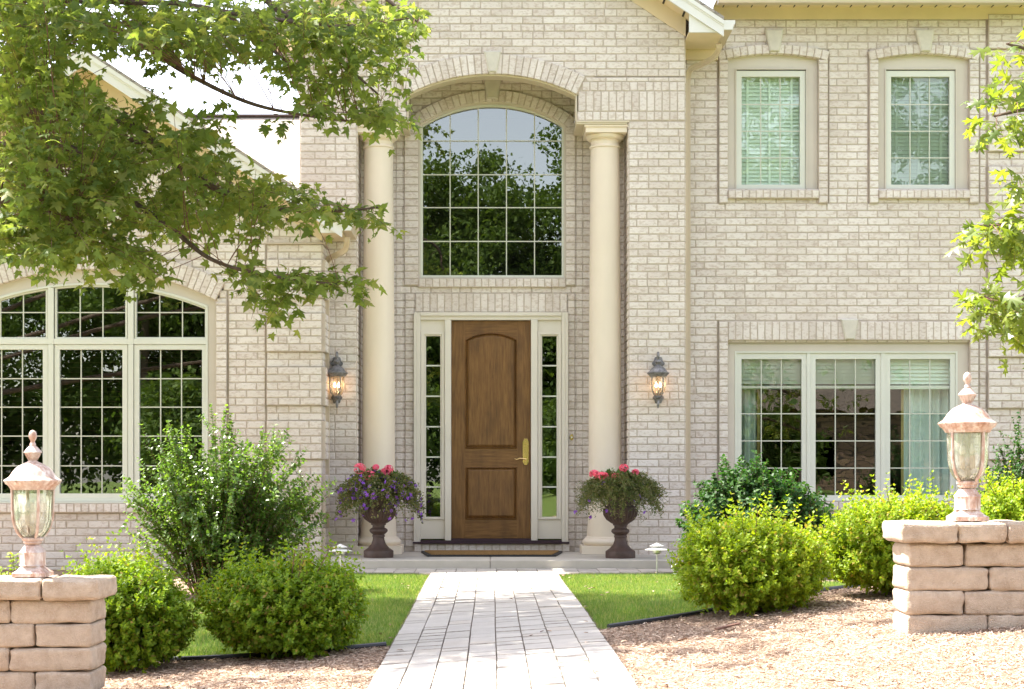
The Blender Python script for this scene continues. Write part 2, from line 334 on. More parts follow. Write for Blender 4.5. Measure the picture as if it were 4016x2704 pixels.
def quoin(mb,fr,u0,u1,v0,v1,proud):
    slab_r(mb,fr,u0-.001,u1+.001,v0,v1,-.09,proud-.007)
    k0=int(math.ceil((v0-ZB)/PITCH-.3)); k=k0
    while ZB+k*PITCH<v1-.03:
        a=max(v0,ZB+k*PITCH); b=min(v1,ZB+(k+1)*PITCH); o=jit(.003)
        brick_r(mb,fr,u0-J*.6,u1+J*.6,a,b,-.02,proud); k+=1
def ring(mb,fr,uc,vc,R0,R1,a0,a1,n,proud,depth=.08):
    m=n*2
    for i in range(m):
        t0=a0+(a1-a0)*i/m; t1=a0+(a1-a0)*(i+1)/m
        q=[(uc+R*math.sin(t),vc+R*math.cos(t)) for R,t in ((R0,t0),(R0,t1),(R1,t1),(R1,t0))]
        vs=[fr.p(*p,w) for w in (-depth,proud-.006) for p in q]
        mb.add(vs,[(4,5,6,7),(0,1,5,4),(2,3,7,6)]+([(3,0,4,7)] if i==0 else [])+([(1,2,6,5)] if i==m-1 else []),1)
    for i in range(n):
        t0=a0+(a1-a0)*i/n; t1=a0+(a1-a0)*(i+1)/n; g=J/R0
        q=[(uc+R*math.sin(t),vc+R*math.cos(t)) for R,t in ((R0-.004,t0+g),(R0-.004,t1-g),(R1-J*.5,t1-g*.8),(R1-J*.5,t0+g*.8))]
        brick4(mb,fr,q,-depth,proud+.002)
def sub(iv,a,b):
    out=[]
    for s,e in iv:
        if b<=s or a>=e: out.append((s,e)); continue
        if a>s: out.append((s,a))
        if b<e: out.append((b,e))
    return out
def keystone(name,fr,ut0,ut1,vt,ub0,ub1,vb,w,parent):
    k=MB(); b=.012
    q=[(ub0,vb),(ub1,vb),(ut1,vt),(ut0,vt)]; c=((ub0+ub1)/2,(vb+vt)/2)
    inn=[(p[0]+math.copysign(b*1.3,c[0]-p[0]),p[1]+math.copysign(b,c[1]-p[1])) for p in q]
    vs=[fr.p(*p,-.03) for p in q]+[fr.p(*p,w-.012) for p in q]+[fr.p(*p,w) for p in inn]
    k.add(vs,[(8,9,10,11),(3,2,1,0)]+[(i,(i+1)%4,4+(i+1)%4,4+i) for i in range(4)]+[(4+i,4+(i+1)%4,8+(i+1)%4,8+i) for i in range(4)])
    return k.build(name,M['stonekey'],parent,bevel=.002)
frF=Fr((0,YF,0),(1,0,0),(0,-1,0)); frD=Fr((0,YD,0),(1,0,0),(0,-1,0)); frR=Fr((0,YR,0),(1,0,0),(0,-1,0)); frL=Fr((0,YL,0),(1,0,0),(0,-1,0))
house=empty('brick_house',(0,18.,0))
tag(house,'two storey whitewashed brick house with arched entry and two cream columns','house')
BM=[M['brick'],M['mortar']]
# ---- gabled front block
xl,xr=X(683,YF),X(1558,YF); ol,or_=X(811,YF),X(1430,YF)
zbb=Z(275,YF); zb=[Z(y,YF) for y in (275,254.5,208,186.5)]; ztop=Z(176,YF)
mf=F/YF; axc=0.002; azc=Z(588,YF); AR0,AR1=420/mf,464/mf; ath=math.asin(193/420)
def free_front(v,k):
    lim=2.09-(v-5.73)/.66 if v>5.73 else 9
    iv=[(max(xl,-lim),min(xr,lim))]
    if v<zbb: return sub(iv,ol,or_)
    if v<ztop: return []
    d=(AR1-.04)**2-(v-azc)**2
    if d>0: iv=sub(iv,axc-math.sqrt(d),axc+math.sqrt(d))
    return iv
w=MB()
courses(w,frF,free_front,-.15,zbb); courses(w,frF,free_front,ztop-.02,6.95)
aL,aR=X(925,YF),X(1313,YF)
for (s0,e0) in ((xl,None),(None,xr)):
    for (ra,rb,ea,eb) in ((zb[0],zb[1],aL,aR),(zb[1],zb[2],aL-.01,aR+.01),(zb[2],zb[3],aL-.05,aR+.05),):
        a=xl if s0 is not None else eb; b=ea if s0 is not None else xr
        soldiers(w,frF,a,b,ra,rb,round((b-a)/.0845),.004)
    a=xl if s0 is not None else aR+.09; b=aL-.09 if s0 is not None else xr
    courses(w,frF,lambda v,k,a=a,b=b:[(a,b)],zb[3],ztop)
ring(w,frF,axc,azc,AR0,AR1,-ath,ath,27,.024,.05)
for sg in (-1,1):
    q=[(sg*X(p,YF),Z(y,YF)) for p,y in ((1309,216),(1330,175),(1350,175),(1350,216))]; q=q if sg>0 else q[::-1]
    q=[(axc+a,b) for a,b in q]; w.add([frF.p(*p,w_) for w_ in (-.02,.0045) for p in q],[(0,1,2,3),(4,5,6,7),(0,1,5,4),(3,0,4,7)],1)
# bulkhead back and ends, side returns of the recess
frRet=Fr((or_,YF,0),(0,1,0),(-1,0,0)); frRetL=Fr((ol,YD,0),(0,-1,0),(1,0,0))
courses(w,frRet,lambda v,k:[(0.0,YD-YF)],-.05,zbb); courses(w,frRetL,lambda v,k:[(0.0,YD-YF)],-.05,zbb)
frSL=Fr((xl,25,0),(0,-1,0),(-1,0,0)); courses(w,frSL,lambda v,k:[(0,7.5)],-.1,5.7)
frSR=Fr((xr,YF,0),(0,1,0),(1,0,0)); courses(w,frSR,lambda v,k:[(0,.45)],-.1,5.7)
tag(w.build('gable_wall',BM,house,fix=False),'gabled entry wall with soldier course band and arch')
keystone('keystone',frF,X(1100,YF),X(1140,YF),Z(118,YF),X(1111,YF),X(1130,YF),Z(166,YF),.045,house)
# arch soffit and beam trim
n=28; arc=lambda R,t: (axc+R*math.sin(t),azc+R*math.cos(t))
s=MB(); th=.19
a=[arc(AR0-.001,-ath+2*ath*i/n) for i in range(n+1)]; b=[arc(AR0-.022,-ath+2*ath*i/n) for i in range(n+1)]
s.band(a,b,YF+.012,YF+th,closed=False)
s.box(aL-.0,aL+.018,YF+.01,YF+th,zbb-.0,a[0][1]); s.box(aR-.018,aR,YF+.01,YF+th,zbb,a[0][1])
for (p,q) in ((ol-.004,aL+.012),(aR-.012,or_+.004)):
    s.box(p,q,YF-.012,YF+.62,zbb-.018,zbb-.001); s.box(p+(.02 if p<0 else .0),q-(.0 if p<0 else .02),YF-.002,YF+.62,zbb-.036,zbb-.018)
s.build('arch_soffit',M['trim'],house,bevel=.002)
s=MB(); s.box(ol+.002,or_-.002,YF+th+.002,YD-.002,5.62,5.66)
for q0,q1 in ((ol,aL),(aR,or_)): s.box(q0+.003,q1,YF+th-.02,YF+th,zbb+.001,5.6)
s.prism([(aL,zbb+.3)]+[arc(AR0+.0,-ath+2*ath*i/n) for i in range(n+1)]+[(aR,zbb+.3),(aR,5.6),(aL,5.6)][::1],YF+th+.001,YF+th+.012)
s.build('porch_ceiling',M['soffit'],house)
# ---- door wall
md=F/YD
wx0,wx1=X(952,YD),X(1286.5,YD); wsz=Z(285,YD); wz0=Z(633.5,YD); WR=285.5/md; wxc=(wx0+wx1)/2; wzc=Z(231,YD)-WR; WR1=WR+25/md
wth=math.asin((wx1-wx0)/2/WR)
dx0,dx1=X(941.5,YD),X(1292,YD); dz1=Z(712,YD)
def free_door(v,k):
    iv=[(ol-.02,or_+.02)]
    if v<dz1: iv=sub(iv,dx0,dx1)
    if v>wz0-.01:
        h=(wx1-wx0)/2
        if v>wsz:
            d=(WR1-.03)**2-(v-wzc)**2; h=math.sqrt(d) if d>0 else 0
            h=min(h,(wx1-wx0)/2+.11)
        if h: iv=sub(iv,wxc-h,wxc+h)
    return iv
w=MB(); courses(w,frD,free_door,-.05,5.6)
ring(w,frD,wxc,wzc,WR,WR1,-wth-.035,wth+.035,26,.03,.06)
soldiers(w,frD,X(945,YD),X(1290,YD),Z(711.5,YD),Z(668,YD),21,.022)
soldiers(w,frD,wx0,wx1,Z(654.5,YD),Z(634,YD),21,.03)
for a,b in ((X(920,YD),wx0-.002),(wx1+.002,X(1308,YD))): quoin(w,frD,a,b,Z(650,YD),wsz+.03,.03)
for a,b in ((X(901,YD),X(915,YD)),(X(1311,YD),X(1325,YD))): quoin(w,frD,a,b,.104,Z(300,YD),.014)
for a,b in ((X(922,YD),dx0),(dx1,X(1307,YD))): quoin(w,frD,a,b,.104,Z(668,YD),.03)
tag(w.build('door_wall',BM,house,fix=False),'recessed wall around the door and arched window')
keystone('keystone',frD,X(1100,YD),X(1141,YD),Z(180,YD),X(1107,YD),X(1132,YD),Z(227,YD),.06,house)
# brick step
st=MB(); frS=Fr((0,YD-.06,0),(1,0,0),(0,-1,0)); soldiers(st,frS,X(942,YD),X(1296,YD),.104,Z(1237,YD),20,0.0); st.box(X(942,YD),X(1296,YD),YD-.06+.021,YD,.104,Z(1237,YD),1)
st.build('brick_step',BM,house,fix=False)
# ---- outlines
def outl(x0,x1,z0,top,n=1):
    return [(x0,z0)]+[(x1,z0)]+[(x1-(x1-x0)*i/n,top(x1-(x1-x0)*i/n)) for i in range(n+1)]
def window(name,label,parts_,Y,glass,parent=house,room=None,mun=True):
    """parts_: dict(frame=[(outA,outB,y0,y1)], glass=[(x0,x1,z0,topfn,[xs],[zs])])"""
    fr_=MB()
    for a,b,y0,y1 in parts_['frame']: fr_.band(a,b,y0,y1)
    for bx in parts_.get('boxes',[]): fr_.box(*bx)
    root=fr_.build(name,M['sash'],parent,bevel=.003)
    if label: root['label']=label
    cs=MB(); nn=0
    for a,b,y0,y1 in parts_.get('casing',[]): cs.band(a,b,y0,y1); nn=1
    if nn: cs.build('casing',M['casing'],root,bevel=.002)
    for (x0,x1,z0,top,xs,zs,yg) in parts_['glass']:
        nseg=12 if abs(top(x0)-top((x0+x1)/2))>1e-5 or abs(top(x0)-top(x1))>1e-5 else 1
        g=MB(); o=outl(x0-.004,x1+.004,z0-.004,lambda x:top(x)+.004,nseg); g.add([(p[0],yg,p[1]) for p in o],[tuple(range(len(o)))])
        g.build('glass_pane',M[glass],root)
        m=MB(); t=.0058
        for x in xs: m.prism([(x-t,z0),(x+t,z0),(x+t,top(x+t)),(x-t,top(x-t))],yg-.010,yg-.002)
        for z in zs:
            a0,a1=x0,x1
            if top(x0)<z or top(x1)<z:
                q=[x0+(x1-x0)*i/60 for i in range(61) if top(x0+(x1-x0)*i/60)>z]; a0,a1=q[0],q[-1]
            xx=[a0]+[x for x in xs if a0<x<a1]+[a1]
            for i in range(len(xx)-1): m.box(xx[i]+(t if i else 0),xx[i+1]-(t if i<len(xx)-2 else 0),yg-.009,yg-.003,z-t,z+t)
        m.build('muntin_grid',M['muntin'],root)
    return root
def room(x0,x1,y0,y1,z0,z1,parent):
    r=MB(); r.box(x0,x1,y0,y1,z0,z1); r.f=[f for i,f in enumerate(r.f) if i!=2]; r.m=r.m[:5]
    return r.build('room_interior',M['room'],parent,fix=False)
# ---- arched entry window
def topw(R,xc,zc): return lambda x: zc+math.sqrt(max(R*R-(x-xc)**2,0))
Yw=YD
gx0,gx1=X(961.5,Yw),X(1278,Yw); gz0=Z(626,Yw); GR=298.8/md; gzc=Z(243,Yw)-GR
P={'casing':[(outl(wx0,wx1,wz0,topw(WR,wxc,wzc),30),outl(wx0+.02,wx1-.02,wz0+.012,topw(WR-.03,wxc,wzc),30),Yw+.0,Yw+.05)],
   'frame':[(outl(wx0+.02,wx1-.02,wz0+.012,topw(WR-.03,wxc,wzc),30),outl(gx0,gx1,gz0,topw(GR,wxc,gzc),30),Yw+.02,Yw+.07)],
   'glass':[(gx0,gx1,gz0,topw(GR,wxc,gzc),[X(p,Yw) for p in (1023.5,1087.5,1152,1216)],[Z(p,Yw) for p in (319,396,471,548)],Yw+.06)]}
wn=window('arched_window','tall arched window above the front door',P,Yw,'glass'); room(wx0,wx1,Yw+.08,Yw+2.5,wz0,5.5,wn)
# ---- door unit
Yd=YD
def dX(p): return X(p,Yd)
def dZ(p): return Z(p,Yd)
fb=MB(); zb0=dZ(1233)
fb.box(dx0,dX(948),Yd-.075,Yd+.02,dZ(1236),dZ(712)); fb.box(dX(948),dX(957),Yd-.06,Yd+.02,dZ(1236),dZ(712)-.0)
fb.box(dX(1285),dx1,Yd-.075,Yd+.02,dZ(1236),dZ(712)); fb.box(dX(1277),dX(1285),Yd-.06,Yd+.02,dZ(1236),dZ(712))
fb.box(dX(957),dX(1277),Yd-.07,Yd+.02,dZ(720),dZ(712)); fb.box(dX(957),dX(1277),Yd-.05,Yd+.02,dZ(729),dZ(720))
fb.box(dX(1012),dX(1026.3),Yd-.055,Yd+.05,dZ(1234),dZ(729)); fb.box(dX(1207.6),dX(1222.5),Yd-.055,Yd+.05,dZ(1234),dZ(729))
dfr=fb.build('door_frame',M['doorframe'],house,bevel=.004)
tag(dfr,'cream frame around door and sidelights')
th_=MB(); th_.box(dX(957),dX(1277),Yd-.09,Yd+.05,dZ(1235.5),dZ(1229)); th_.box(dX(940),dX(1294),Yd-.10,Yd-.09,dZ(1236),dZ(1232)); th_.box(dX(1026.5),dX(1207.4),Yd-.06,Yd+.05,dZ(1229),dZ(1225.5))
th_.build('threshold',M['sill'],dfr)
for (a,b,ga,gb) in ((957,1012,969,1001.5),(1222.5,1277,1233,1266)):
    p=MB()
    p.box(dX(a),dX(b),Yd-.02,Yd+.04,dZ(756),dZ(729)); p.box(dX(a),dX(b),Yd-.02,Yd+.04,dZ(1226),dZ(1181.5))
    p.band(outl(dX(a+.5),dX(b-.5),dZ(1181.5),lambda x:dZ(756)),outl(dX(ga-3.5),dX(gb+3.5),dZ(1179),lambda x:dZ(762)),Yd-.035,Yd+.04)
    p.band(outl(dX(ga-3.5),dX(gb+3.5),dZ(1179),lambda x:dZ(762)),outl(dX(ga),dX(gb),dZ(1176),lambda x:dZ(765)),Yd-.02,Yd+.04)
    o=p.build('sidelight',M['doorframe'],house,bevel=.003)
    g=MB(); g.add([(dX(ga),Yd+.02,dZ(1176)),(dX(gb),Yd+.02,dZ(1176)),(dX(gb),Yd+.02,dZ(765)),(dX(ga),Yd+.02,dZ(765))],[(0,1,2,3)]); g.build('glass_pane',M['glass'],o)
    for yy in (832,901.5,971,1040,1108): m=MB(); m.box(dX(ga),dX(gb),Yd+.008,Yd+.016,dZ(yy)-.008,dZ(yy)+.008); m.build('muntin',M['sash'],o)
    room(dX(a),dX(b),Yd+.05,Yd+1.5,dZ(1226),dZ(729),o)
# door leaf
d=MB(); L,R_,T,B=dX(1026.8),dX(1207),dZ(730.5),dZ(1225)
pl,pr=dX(1058),dX(1176)
pc=(pl+pr)/2; hw=(pr-pl)/2
def arcfn(crown,spring):
    rise=spring-crown; rr=(hw*hw+(rise)**2)/(2*rise); return lambda x,rr=rr:(dZ(0)*0+crown_z-rr+math.sqrt(rr*rr-(x-pc)**2))
def arct(crown_py,spring_py,h):
    cz=dZ(crown_py); r=cz-dZ(spring_py); rr=(h*h+r*r)/(2*r); return lambda x: cz-rr+math.sqrt(max(rr*rr-(x-pc)**2,0))
tA=arct(757,773,hw)
d.box(L,R_,Yd+.02,Yd+.04,B,T)                                        # back slab
y0,y1=Yd-.0,Yd+.02
d.box(L,pl,y0,y1,B,T); d.box(pr,R_,y0,y1,B,T)
d.box(pl,pr,y0+.0008,y1,B,dZ(1182),1); d.box(pl,pr,y0+.0008,y1,dZ(1062),dZ(1021),1)
N=16; d.prism([(pl,T),(pr,T)][::-1]*0+[(pl+(pr-pl)*i/N,tA(pl+(pr-pl)*i/N)) for i in range(N+1)]+[(pr,T),(pl,T)],y0+.0008,y1,1)
def ins(o,k): 
    cx=sum(p[0] for p in o)/len(o); return o
def panel(z0,topf,zt=None):
    f=lambda k:outl(pl+k,pr-k,z0+k,lambda x:(topf(min(max(x,pl),pr))-k),N)
    d.slope(f(0),f(.010),y0-.0,y0-.012); d.slope(f(.010),f(.016),y0-.012,y0+.017); d.slope(f(.016),f(.046),y0+.017,y0-.004)
    o=f(.046); d.add([(p[0],y0-.004,p[1]) for p in o],[tuple(range(len(o)))])
panel(dZ(1021),tA); panel(dZ(1182),lambda x:dZ(1062))
door=d.build('front_door',[M['wood'],M['wood_rail']],house); tag(door,'knotty brown wooden door with arched upper panel')
h=MB(); hx=dX(1195.5)
pl_=[(hx-.022,dZ(1055)),(hx-.033,dZ(1051)),(hx-.033,dZ(1005)),(hx-.022,dZ(1001)),(hx-.018,dZ(998)),(hx+.018,dZ(998)),(hx+.022,dZ(1001)),(hx+.033,dZ(1005)),(hx+.033,dZ(1051)),(hx+.022,dZ(1055)),(hx+.018,dZ(1058)),(hx-.018,dZ(1058))]
h.prism(pl_[::-1],Yd-.012,Yd-.001)
h.lathe([(.016,0),(.016,.001)],(hx,Yd-.02,dZ(1008)),12)
hb=h.build('door_handle',M['brass'],door,bevel=.003)
h.__init__()
h.tube([(hx,Yd-.01,dZ(1045)),(hx,Yd-.055,dZ(1045)),(hx-.004,Yd-.06,dZ(1045))][:2]+[(hx-.006,Yd-.058,dZ(1045)),(hx-.03,Yd-.06,dZ(1044)),(hx-.07,Yd-.06,dZ(1043)),(hx-.10,Yd-.058,dZ(1046)),(hx-.125,Yd-.055,dZ(1043.5))],[.013,.012,.010,.009,.008,.007,.004],8)
h.build('lever',M['brass'],hb,smooth=True)
# ---- columns
def column(cx):
    Yc=YF+.25; ms=F/Yc; z=lambda py:Z(py,Yc)
    zt=zbb-.036; z0=.105
    c=MB(); h=.265
    c.box(cx-h,cx+h,Yc-h,Yc+h,z0,z0+.088)
    q=lambda r,z:(r,z)
    pts=[(.245,z0+.088)]+[(.222+.030*math.sin(math.pi*i/8),z0+.09+.075*i/8) for i in range(9)]+[(.215,z0+.17),(.215,z0+.178),(.203,z0+.185)]
    H0=z0+.185; H1=zt-.225
    for i in range(15):
        t=i/14; r=.180-(.022)*max(0,(t-.15)/.85)**1.5
        pts.append((r+.02*(max(0,1-t*14))**2,H0+(H1-H0)*t))
    pts+=[(.160,H1),(.170,H1+.008),(.172,H1+.018),(.168,H1+.028),(.158,H1+.034),(.158,H1+.075)]
    pts+=[(.158+.012,H1+.08),(.165,H1+.088)]+[(.165+.045*math.sin(math.pi/2*i/6),H1+.09+.05*(1-math.cos(math.pi/2*i/6))) for i in range(7)]
    c.lathe([(r,z) for r,z in pts],(cx,Yc,0),48)
    c.box(cx-.225,cx+.225,Yc-.225,Yc+.225,H1+.142,H1+.200); c.box(cx-.24,cx+.24,Yc-.24,Yc+.24,H1+.200,zt-.002)
    o=c.build('column',M['column'],house,smooth=True,bevel=.003)
    return o
tag(column(X(1376,YF+.25)),'column behind the right urn'); tag(column(X(861,YF+.25)),'column behind the left urn')
# ---- right wing
YW=YR
gxs=lambda a,b,n:[a+(b-a)*i/n for i in range(1,n)]
UP=[(1655,1860.6,1676,1834,1688,1821),(1997,2203.5,2016.7,2174.7,2029,2162)]
LW=(1655,2204.6)
mr=F/YR; URr=486/mr; UT=20/mr
rx0,rx1=X(1558,YF)+.0,6.10
rz_top=Z(45,YR)
def free_right(v,k):
    iv=[(rx0,rx1)]
    for (a,b,*_) in UP:
        xa,xb=X(a,YR),X(b,YR); xc=(xa+xb)/2; zc=Z(123,YR)-URr
        if Z(433,YR)<v<Z(134,YR): iv=sub(iv,xa,xb)
        elif Z(134,YR)<=v:
            dd=(URr+UT-.03)**2-(v-zc)**2
            if dd>0: hh=min(math.sqrt(dd),X(123+CX,YR)); iv=sub(iv,xc-hh,xc+hh)
    if Z(1140,YR)<v<Z(775.6,YR): iv=sub(iv,X(LW[0],YR),X(LW[1],YR))
    return iv
GR_=[]
for (a,b,*_) in UP: GR_+=[(X(a,YR)-20/mr-.016,X(a,YR)-20/mr,Z(464,YR),Z(112,YR)),(X(b,YR)+21/mr,X(b,YR)+21/mr+.016,Z(464,YR),Z(112,YR))]
GR_+=[(X(LW[0],YR)-20/mr-.016,X(LW[0],YR)-20/mr,-.1,Z(732,YR)),(X(LW[1],YR)+19/mr,X(LW[1],YR)+19/mr+.016,-.1,Z(732,YR)),(X(2246,YR)-.016,X(2246,YR),-.1,rz_top)]
def free_right2(v,k):
    iv=free_right(v,k)
    for a,b,v0,v1 in GR_:
        if v0<v<v1: iv=sub(iv,a,b)
    return iv
w=MB(); courses(w,frR,free_right2,-.2,rz_top+.05)
for a,b,v0,v1 in GR_: slab_r(w,frR,a-.02,b+.02,v0-.05,v1+.05,-.06,-.009)
for i,(a,b,*_) in enumerate(UP):
    xa,xb=X(a,YR),X(b,YR); xc=(xa+xb)/2; t=math.asin((123/mr)/URr)
    ring(w,frR,xc,Z(123,YR)-URr,URr,URr+UT,-t,t,15,.042,.07)
    for q in ((xa-20/mr,xa-.002),(xb+.002,xb+21/mr)): quoin(w,frR,q[0],q[1],Z(464,YR),Z(137,YR),.036)
    soldiers(w,frR,xa,xb,Z(453,YR),Z(434,YR),13,.05)
xa,xb=X(LW[0],YR),X(LW[1],YR)
soldiers(w,frR,xa,xb,Z(775,YR),Z(732,YR),33,.03)
soldiers(w,frR,xa,xb,Z(1161,YR),Z(1141,YR),33,.05)
for q in ((xa-20/mr,xa-.002),(xb+.002,xb+19/mr)): quoin(w,frR,q[0],q[1],-.1,Z(732,YR),.036)
cq=X(2246,YR)
def bands(mb,fr,a,b,v0,v1,proud=.035):
    k0=int((v0-ZB)/PITCH); k1=int((v1-ZB)/PITCH)+1; k=k0
    while k<k1:
        if (k-27)%7==0:
            z0=ZB+k*PITCH; z1=min(ZB+(k+5)*PITCH,v1)
            slab_r(mb,fr,a,b,z0,z1,-.02,proud-.001); courses(mb,fr,lambda v,kk:[(a,b)],z0+.0001,z1-.0001,proud,mortar=False)
        k+=1
bands(w,frR,cq,rx1,-.1,rz_top+.05)
frRR=Fr((rx1,YR,0),(0,1,0),(1,0,0)); courses(w,frRR,lambda v,k:[(0,7)],-.2,rz_top+.05)
tag(w.build('wing_wall',BM,house,fix=False),'wall with two upper windows and one triple window')
for (a,b,c0,c1) in ((1738,1780,1748.5,1771),(2078,2122,2091,2113.6)): keystone('keystone',frR,X(a,YR),X(b,YR),Z(71,YR),X(c0,YR),X(c1,YR),Z(120.5,YR),.075,house)
keystone('keystone',frR,X(1910,YR),X(1950.5,YR),Z(727,YR),X(1920,YR),X(1942,YR),Z(773.5,YR),.065,house)
def rect(x0,x1,z0,z1): return outl(x0,x1,z0,lambda x:z1)
for i,(a,b,s0,s1,g0,g1) in enumerate(UP):
    xa,xb=X(a,YR),X(b,YR); xc=(xa+xb)/2; zc=Z(123,YR)-URr; zt=lambda x:zc+math.sqrt(URr**2-(x-xc)**2)
    S0,S1,SB,ST=X(s0,YR),X(s1,YR),Z(432,YR),Z(159,YR)
    P={'casing':[(outl(xa,xb,Z(433.5,YR),zt,14),outl(S0-.012,S1+.012,SB-.004,lambda x:ST+.02,14),YR+.035,YR+.09),
                 (rect(S0-.014,S1+.014,SB-.005,ST+.022),rect(S0,S1,SB,ST+.008),YR+.02,YR+.034)],
       'frame':[(rect(S0,S1,SB,ST),rect(X(g0,YR),X(g1,YR),Z(419,YR),Z(173,YR)),YR+.04,YR+.09)],
       'glass':[(X(g0,YR),X(g1,YR),Z(419,YR),lambda x:Z(173,YR),gxs(X(g0,YR),X(g1,YR),3),[Z(q,YR) for q in (235,296,357)],YR+.075)]}
    wn=window('upper_window',['upper window nearer the entry','upper window farther from the entry'][i],P,YR,'glass_blind')
    bl=MB(); zz=Z(421,YR)+.02; 
    while zz<Z(170,YR):
        bl.add([(X(g0,YR)-.01,YR+.13,zz),(X(g1,YR)+.01,YR+.13,zz),(X(g1,YR)+.01,YR+.146,zz+.045),(X(g0,YR)-.01,YR+.146,zz+.045)],[(0,1,2,3)]); zz+=.043
    for t in (.12,.5,.88): xx=X(g0,YR)+(X(g1,YR)-X(g0,YR))*t; bl.box(xx-.012,xx+.012,YR+.122,YR+.126,Z(421,YR),Z(171,YR))
    bl.build('blind',M['blind'],wn,fix=False); room(xa,xb,YR+.095,YR+2.,Z(433,YR),Z(115,YR),wn)
# triple window
xa,xb=X(LW[0],YR),X(LW[1],YR)
SB,ST=Z(1139,YR),Z(803,YR)
units=[(1676,1836.5,1688,1825),(1845,2005.6,1857,1994),(2015,2176,2027,2164)]
P={'casing':[(rect(xa,xb,Z(1141,YR),Z(775.5,YR)),rect(X(1672,YR),X(2180,YR),Z(1139,YR)-.002,Z(799,YR)),YR+.035,YR+.09)],'frame':[(rect(X(1672,YR),X(2180,YR),Z(1140,YR),Z(799,YR)),rect(X(1676,YR),X(2176,YR),SB,ST),YR+.03,YR+.09)],
   'boxes':[(X(1836.5,YR),X(1845,YR),YR+.036,YR+.09,SB,ST),(X(2005.6,YR),X(2015,YR),YR+.036,YR+.09,SB,ST)],'glass':[]}
for (s0,s1,g0,g1) in units:
    P['frame'].append((rect(X(s0,YR),X(s1,YR),SB,ST),rect(X(g0,YR),X(g1,YR),Z(1127,YR),Z(816.5,YR)),YR+.046,YR+.088))
    P['glass'].append((X(g0,YR),X(g1,YR),Z(1127,YR),lambda x:Z(816.5,YR),gxs(X(g0,YR),X(g1,YR),3),[Z(q,YR) for q in (880,941,1003,1065)],YR+.075))
wn=window('triple_window','wide three sash window behind the shrubs',P,YR,'glass_blind')
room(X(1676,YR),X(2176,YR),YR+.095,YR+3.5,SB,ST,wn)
for (s0,s1,g0,g1) in units:
    bl=MB(); zz=Z(880,YR)+.035; x0,x1=X(g0,YR)-.02,X(g1,YR)+.02
    bl.box(x0,x1,YR+.125,YR+.165,Z(884,YR),Z(876,YR))
    while zz<ST: bl.add([(x0,YR+.13,zz),(x1,YR+.13,zz),(x1,YR+.152,zz+.044),(x0,YR+.152,zz+.044)],[(0,1,2,3)]); zz+=.042
    bl.build('blind',M['blind'],wn,fix=False)
for (p0,p1,side) in ((1686,1730,1),(2068,2172,-1)):
    c=MB(); n=90; x0,x1=X(p0,YR),X(p1,YR); vs=[]
    for i in range(n+1):
        x=x0+(x1-x0)*i/n; y=YR+.25+.035*math.sin((x-x0)*2*math.pi/.105)+.012*math.sin((x-x0)*37)
        vs+=[(x,y,SB),(x,y+.01,Z(870,YR))]
    c.add(vs,[(2*i,2*i+2,2*i+3,2*i+1) for i in range(n)]); cu=c.build('curtain',M['curtain'],wn,smooth=True,fix=False)
    e=MB(); xx=x1 if side>0 else x0; e.box(min(xx,xx+side*.03),max(xx,xx+side*.03),YR+.24,YR+.25,SB,Z(870,YR)); e.build('curtain_edge',M['curtain_edge'],cu)
# ---- left wing
YWl=YL; ml=F/YL; lx1=X(733,YL); lxc=X(205,YL); lx0=2*lxc-lx1
LR=620/ml; lzc=Z(612.6,YL)-LR; LR1=LR+46/ml; lh=287/ml; lzs=Z(683,YL)
lapex=5.41; lax=-4.24
def ltop(x): return lapex-.66*abs(x-lax)
def free_left(v,k):
    lim=(lapex-.36-v)/.66
    iv=[(max(lx0,lax-lim),min(lx1,lax+lim))]
    if iv[0][1]<=iv[0][0]: return []
    if Z(1143,YL)<v<lzs: iv=sub(iv,lxc-lh,lxc+lh)
    elif v>=lzs:
        dd=(LR1-.04)**2-(v-lzc)**2
        if dd>0: hh=min(math.sqrt(dd),(v-lzc)*math.tan(math.asin(287/620))-.0); iv=sub(iv,lxc-hh,lxc+hh)
    if v<lzs+.1: iv=sub(iv,lxc+311/ml,lxc+311/ml+.016)
    if v<3.42: iv=sub(iv,X(607,YL)-.014,X(607,YL))
    return iv
w=MB(); courses(w,frL,free_left,-.2,5.1)
for a,v1 in ((lxc+311/ml,lzs+.15),(X(607,YL)-.014,3.46)): slab_r(w,frL,a-.02,a+.036,-.2,v1,-.06,-.009)
t=math.asin(287/620); ring(w,frL,lxc,lzc,LR,LR1,-t,t,42,.04,.08)
quoin(w,frL,lxc+lh+.002,lxc+311/ml,-.1,lzs-.02,.032)
bands(w,frL,X(607,YL),lx1+.0,-.1,3.42)
bands(w,frL,lx0,lx0+.58,-.1,3.42)
soldiers(w,frL,lxc-lh,lxc+lh,Z(1166,YL),Z(1145,YL),34,.05)
frLS=Fr((lx1,YL,0),(0,1,0),(1,0,0)); courses(w,frLS,lambda v,k:[(0,.38)],-.2,3.5); bands(w,frLS,-.02,.34,-.1,3.42)
frLL=Fr((lx0,24,0),(0,-1,0),(-1,0,0)); courses(w,frLL,lambda v,k:[(0,24-YL)],-.2,3.45)
tag(w.build('wing_wall',BM,house,fix=False),'gabled wing wall around the broad arched window')
lX=lambda p:X(p,YL); lZ=lambda p:Z(p,YL)
g2=690/ml; gz=lZ(652)-g2; arcg=lambda x:gz+math.sqrt(g2*g2-(x-lxc)**2)
o2=720/ml; oz=lZ(643.5)-o2; arco=lambda x:oz+math.sqrt(o2*o2-(x-lxc)**2)
arci=lambda x:lzc+math.sqrt(LR*LR-(x-lxc)**2)
fo=267/ml
ys=[lZ(q) for q in (861,926,992,1060)]
